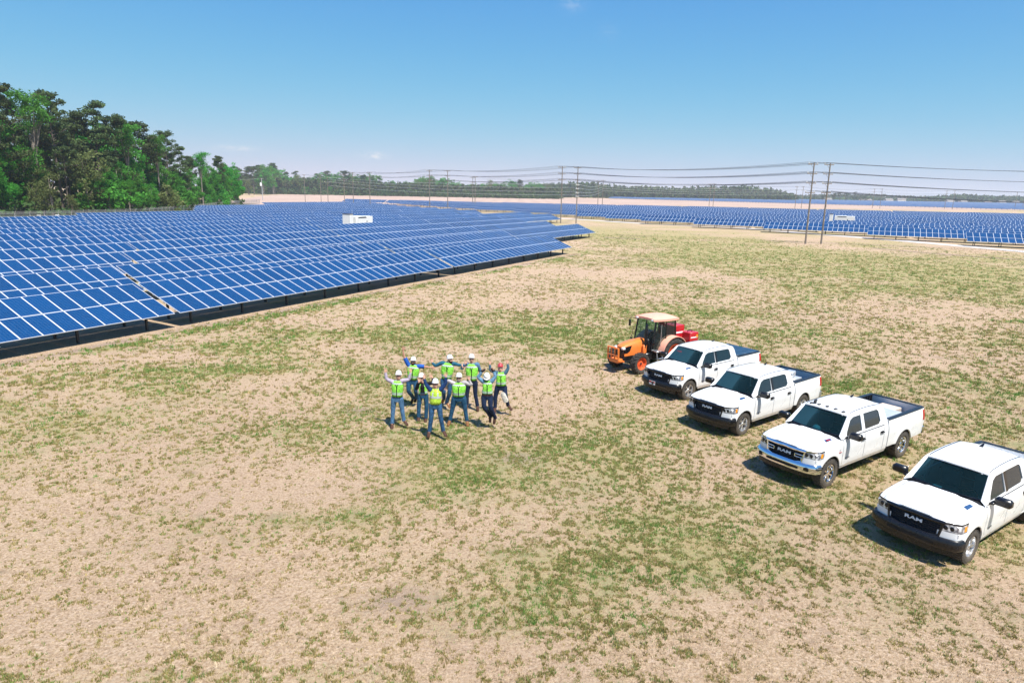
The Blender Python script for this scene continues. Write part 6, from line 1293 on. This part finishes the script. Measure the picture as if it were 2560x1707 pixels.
    if look.get('shades', True):
        m2 = MB()
        for s in (-1, 1): m2.rings([[at_(s * .032 + .027 * math.cos(2 * math.pi * q / 8), .094 + d_ - .25 * abs(s * .032 + .027 * math.cos(2 * math.pi * q / 8)) ** 1.5, .012 + .019 * math.sin(2 * math.pi * q / 8)) for q in range(8)] for d_ in (.010, .016)]); m2.tube([at_(s * .058, .082, .02), at_(s * .080, .0, .018)], .005, 4)
        m2.tube([at_(-.02, .108, .018), at_(.02, .108, .018)], .005, 4); m2.build('sunglasses', M['black_gloss'], bo)
    else:
        for s in (-1, 1): m2 = MB(); m2.lathe([(0, .012), (.009, .008), (.012, 0)], 8, 0, 'z', (0, 0, 0)); m2.v = [at_(s * .030 + x, .090 + z, .012 + y) for x, y, z in m2.v]; m2.build('eye', M['trim_black'], bo)
    m2 = MB(); m2.rings([[at_(.079 * w * math.cos(q), .100 * w * math.sin(q) - .006, z) for q in np.linspace(math.pi * .98, math.pi * 2.02, 10)] for z, w in ((-.06, .88), (-.02, 1.0), (.05, 1.03), (.085, .98))], 0, False, False, False); m2.build('hair', M[look.get('hair', 'hair_dark')], bo, True, None)
    if look.get('beard'):
        m2 = MB(); rs = []
        for z, w in ((-.150, .45), (-.125, .80), (-.095, 1.06), (-.070, 1.10), (-.045, 1.06)): rs.append([at_(.066 * w * math.cos(q), .086 * w * math.sin(q) + .008, z + .030 * (math.cos(q) ** 2)) for q in np.linspace(.0, math.pi, 12)])
        m2.rings(rs, 0, False, False, False); m2.build('beard', M[look['beard']], bo, True, None)
    hb = MB(); hard_hat(hb, 0, .9); mt = Matrix((tuple(rt) + (0,), tuple(-fw_) + (0,), tuple(up_) + (0,), (0, 0, 0, 1))).transposed(); b0 = hc + up_ * .082 + fw_ * .0; hb.v = [tuple(np.array(mt @ Vector(q))[:3] + b0) for q in hb.v]; hb.build('hard_hat', M[look.get('hat', 'hat_white')], bo)
    return root, bo, J, O
def JJ(head, shL, elL, wrL, tipL, shR, elR, wrR, tipR, hipL, hipR, knL, knR, anL, anR, toeL, toeR): return dict(head=head, shL=shL, elL=elL, wrL=wrL, tipL=tipL, shR=shR, elR=elR, wrR=wrR, tipR=tipR, hipL=hipL, hipR=hipR, knL=knL, knR=knR, anL=anL, anR=anR, toeL=toeL, toeR=toeR)
person((400, 1315), JJ((400, 540), (300, 625), (222, 585), (202, 490), (206, 415), (470, 612), (555, 590), (585, 492), (582, 425), (330, 880), (430, 880), (318, 1055), (455, 1050), (306, 1235), (478, 1200), (302, 1310, -.14), (525, 1255, -.1)),
       'person in a lavender shirt and light jeans with both arms raised, leftmost', dict(shirt='lavender', pants='jeans_light', boots='boot_brown', tilt=-.25, hair='hair_grey'))
person((640, 1015), JJ((622, 325), (545, 365), (488, 255), (468, 160), (484, 98), (715, 395), (800, 402), (892, 412), (945, 415), (560, 620), (655, 620), (552, 765, -.1), (660, 765, -.1), (618, 865, .25), (672, 860, .28), (592, 930, .22), (640, 920, .3)),
       'bearded person in a blue T-shirt with one arm straight up', dict(shirt='royal', sleeve=.4, pants='jeans_mid', boots='boot_black', beard='hair_dark', shades=True, tilt=-.25, skin='skin_tan'))
person((765, 1218), JJ((745, 575), (700, 668), (668, 735, -.1), (705, 640, -.22), (712, 585, -.2), (825, 660), (915, 645), (918, 572), (878, 525), (728, 830), (812, 830), (708, 985), (822, 985), (704, 1140), (815, 1155), (700, 1195, -.1), (808, 1215, -.1)),
       'person in a black sweater with an open vest and a hand at the mouth', dict(shirt='black_knit', pants='jeans_mid', boots='boot_brown', open_vest=True, fat=.88, tilt=-.25))
person((965, 1485), JJ((955, 665), (880, 745), (815, 670), (786, 585), (780, 508), (1045, 735), (1108, 655), (1115, 560), (1115, 490), (905, 985), (1010, 985), (892, 1170, -.05), (1035, 1155, -.05), (868, 1355), (1072, 1355), (852, 1435, -.12), (1105, 1410, -.12)),
       'front person in a yellow lime vest and blue jeans, arms raised', dict(shirt='denim_shirt', pants='jeans', boots='boot_brown', vest='vest_lime', tilt=-.25))
person((1140, 1065), JJ((1178, 295), (1055, 345), (962, 385), (905, 345), (896, 288), (1235, 355), (1305, 375), (1352, 378), (1375, 390), (1070, 610), (1170, 615), (1082, 780, -.12), (1168, 790, -.05), (1085, 870, .28), (1128, 935, .1), (1060, 930, .3), (1180, 1010, .0)),
       'person in a teal shirt with arms spread wide and face turned aside', dict(shirt='teal_shirt', pants='jeans', boots='boot_tan', beard='hair_dark', turn=.7, tilt=-.25, shades=False))
person((1510, 1062), JJ((1502, 285), (1415, 365), (1352, 430), (1398, 365, -.1), (1425, 305, -.1), (1592, 370), (1638, 490, .1), (1600, 565), (1565, 590), (1455, 640), (1555, 640), (1435, 800), (1558, 810), (1432, 955), (1588, 975), (1422, 1010, -.1), (1592, 1040, -.12)),
       'person in a pale blue shirt and dark trousers with one hand on the hip', dict(shirt='chambray', pants='navy', boots='boot_brown', tilt=-.25, hair='hair_grey'))
person((1310, 1285), JJ((1312, 572), (1222, 648), (1150, 612), (1122, 690, .1), (1115, 745, .1), (1398, 640), (1492, 672), (1466, 605), (1460, 548), (1250, 870), (1370, 870), (1212, 1035), (1402, 1030), (1180, 1190), (1428, 1195), (1162, 1240, -.1), (1440, 1275, -.12)),
       'stocky bearded person in a grey shirt with legs spread, right of the front person', dict(shirt='grey_shirt', pants='jeans_mid', boots='boot_tan', beard='hair_grey', fat=1.15, tilt=-.25))
person((1790, 1335), JJ((1732, 560), (1672, 620), (1605, 562), (1650, 478), (1705, 438), (1812, 612), (1856, 550), (1842, 475), (1802, 432), (1690, 850), (1785, 850), (1692, 1005, -.12), (1790, 1015, -.12), (1782, 1140, .12), (1852, 1160, .12), (1775, 1190, .1), (1835, 1235, .08)),
       'person in dark gloves jumping with head bowed and knees bent', dict(shirt='sky_shirt', pants='navy', boots='boot_brown', gloves=True, tilt=.55, hem=.20, skin='skin_tan'))
_, _b, _J, _O = person((1970, 1120), JJ((1935, 425), (1875, 490), (1788, 452), (1775, 372), (1776, 300), (2015, 488), (2052, 425), (2046, 358), (2038, 305), (1895, 710), (1995, 710), (1862, 855), (2015, 845, -.15), (1856, 1005), (2050, 975), (1850, 1048, -.1), (2092, 1030, -.1)),
       'person in a red hat with both arms up and mouth open, rightmost', dict(shirt='slate_shirt', pants='navy', boots='boot_brown', hat='hat_red', shades=False, tilt=-.3))
mb = MB(); c0 = atdepth(*PXZ(1965, 790), unp(*PXZ(1970, 1120))[1] - .24) - _O; c1 = atdepth(*PXZ(2025, 935), unp(*PXZ(1970, 1120))[1] - .18) - _O
mb.rings([ring_at(c0 + (c1 - c0) * u, c1 - c0, (1, 0, 0), w, .03, 12) for u, w in ((0, .05), (.15, .09), (.5, .10), (.85, .11), (1.0, .08))]); mb.build('cream_cloth', M['white_cloth'], _b)
# ------------------------------------------------------------------ grass: short tufts and straw lying on the field
def grass_patch(name, n, rmin, rmax, kind, seed, label):
    rs = np.random.default_rng(seed); a = np.radians(rs.uniform(-42, 42, n * 5)); q = rs.random(n * 5)
    e = -.35; r = (rmin ** e + q * (rmax ** e - rmin ** e)) ** (1 / e); x, y = r * np.sin(a), r * np.cos(a); g = green(x, y)
    fine = fbm(x, y, .9, 3, 61); lump = lambda c, sd: vnoise(x / c + .5 * vnoise(x, y, 5), y / c, sd) * .72 + vnoise(x / c * 2.3, y / c * 2.3, sd + 1) * .28; k1 = np.clip((r - 24) / 14, 0, 1); k2 = np.clip((r - 55) / 30, 0, 1); clump = lump(.14, 91) * (1 - k1) + lump(.27, 94) * k1 * (1 - k2) + lump(.6, 97) * k2
    if kind == 'straw': p = (.30 + .7 * fine) * (1 - .5 * g)
    elif kind == 'olive': p = np.clip(.34 + .75 * g, 0, 1) * np.clip((clump - .56 + .13 * g) * 6, 0, 1) + .05 * g; p = p * np.clip(r / 20, .5, 1)
    else: p = np.clip((g - .40) * 1.5, 0, 1) * np.clip((fine - .45) * 4, 0, 1) + .012 * (clump > .66)
    dl = (x - L0[0]) * NA[0] + (y - L0[1]) * NA[1]; al = (x - L0[0]) * DA[0] + (y - L0[1]) * DA[1]
    if kind == 'green': p = p + .9 * np.exp(-((dl + 1.8) / .55) ** 2) * (fbm(x, y, 2.5, 3, 77) > .5) * (al < 62)
    keep = (rs.random(n * 5) < p) & ~((dl > (.3 if kind == 'straw' else -.25)) & (al < 63)) & ~((dl > 9.5) & (al < 97)) & ~((dl > 19) & (al < 130))
    rx, ry = [unp(*p_)[0] for p_ in road_px], [unp(*p_)[1] for p_ in road_px]; keep &= y < np.interp(x, rx[::-1], ry[::-1]) - 2.6
    idx = np.nonzero(keep)[0][:n]; x, y, r, g = x[idx], y[idx], r[idx], g[idx]; N = len(x)
    nb = {'straw': 4, 'olive': 6, 'green': 10}[kind]; big = np.clip(r / 22, .8, 2.6)          # coarser tufts farther off
    size = {'straw': .055, 'olive': .042, 'green': .065}[kind] * big * (.5 + .9 * rs.random(N)); hgt = {'straw': .018, 'olive': .048, 'green': .075}[kind] * np.clip(big, .8, 1.7) * (.6 + .7 * rs.random(N))
    k = np.repeat(np.arange(N), nb); m = N * nb; th = rs.random(m) * 6.283; rr = size[k] * np.sqrt(rs.random(m)) * (.75 if kind == 'olive' else 1); bx, by = x[k] + rr * np.cos(th), y[k] + rr * np.sin(th)
    ph = rs.random(m) * 6.283; w = (.010 if kind != 'straw' else .008) * big[k] * (.6 + .8 * rs.random(m)); lean = {'straw': .075, 'olive': .04, 'green': .05}[kind] * big[k] * rs.random(m); la = th + rs.normal(0, .8, m); h = hgt[k] * (.5 + .8 * rs.random(m))
    z0 = np.full(m, -.018)
    V = np.stack([np.stack([bx - w * np.cos(ph), by - w * np.sin(ph), z0], 1), np.stack([bx + w * np.cos(ph), by + w * np.sin(ph), z0], 1), np.stack([bx + lean * np.cos(la), by + lean * np.sin(la), h], 1)], 1).reshape(-1, 3)
    if kind == 'straw': A, B = np.array((.46, .34, .20)), np.array((.66, .54, .38))
    elif kind == 'olive': A, B = np.array((.20, .17, .045)), np.array((.50, .40, .17))
    else: A, B = np.array((.08, .21, .035)), np.array((.21, .36, .08))
    u = np.clip(.65 * rs.random(N)[k] + .35 * rs.random(m), 0, 1)[:, None]; C = A + (B - A) * u
    if kind == 'olive': gg = (rs.random(N)[k] < .12 + .45 * g[k])[:, None]; C = np.where(gg, np.array((.16, .23, .05)) + (np.array((.36, .42, .15)) - np.array((.16, .23, .05))) * u, C)
    if kind != 'straw': C = C * (.70 + .55 * rs.random(N))[k][:, None]
    me = bpy.data.meshes.new(name); me.vertices.add(3 * m); me.vertices.foreach_set('co', V.astype(np.float32).ravel()); me.loops.add(3 * m); me.loops.foreach_set('vertex_index', np.arange(3 * m, dtype=np.int32)); me.polygons.add(m); me.polygons.foreach_set('loop_start', np.arange(0, 3 * m, 3, dtype=np.int32))
    at = me.attributes.new('tint', 'FLOAT_COLOR', 'FACE'); at.data.foreach_set('color', np.concatenate([C, np.ones((m, 1))], 1).astype(np.float32).ravel()); me.update()
    me.materials.append(M['blade']); o = bpy.data.objects.new(name, me); COL.objects.link(o); tag(o, label, 'grass', None, 'stuff'); print(name, kind, N, m); return o
t = NT('blade'); tc = t.n('Attribute', attribute_name='tint').outputs['Color']; t.set(Base_Color=tc, Roughness=.8, Specular_IOR_Level=.15); tr = t.n('BsdfTranslucent'); t.l(tc, tr.inputs[0]); mx = t.n('MixShader'); mx.inputs[0].default_value = .25
t.l(t.b.outputs[0], mx.inputs[1]); t.l(tr.outputs[0], mx.inputs[2]); t.l(mx.outputs[0], t.out.inputs[0]); M['blade'] = t.mat
grass_patch('dry_straw', 80000, 9, 90, 'straw', 11, 'dry tan straw lying over the mown field')
grass_patch('grass_tufts', 175000, 9, 140, 'olive', 12, 'short olive grass tufts growing through the dry field')
grass_patch('green_grass', 20000, 9, 160, 'green', 13, 'fresh green grass clumps scattered over the field')
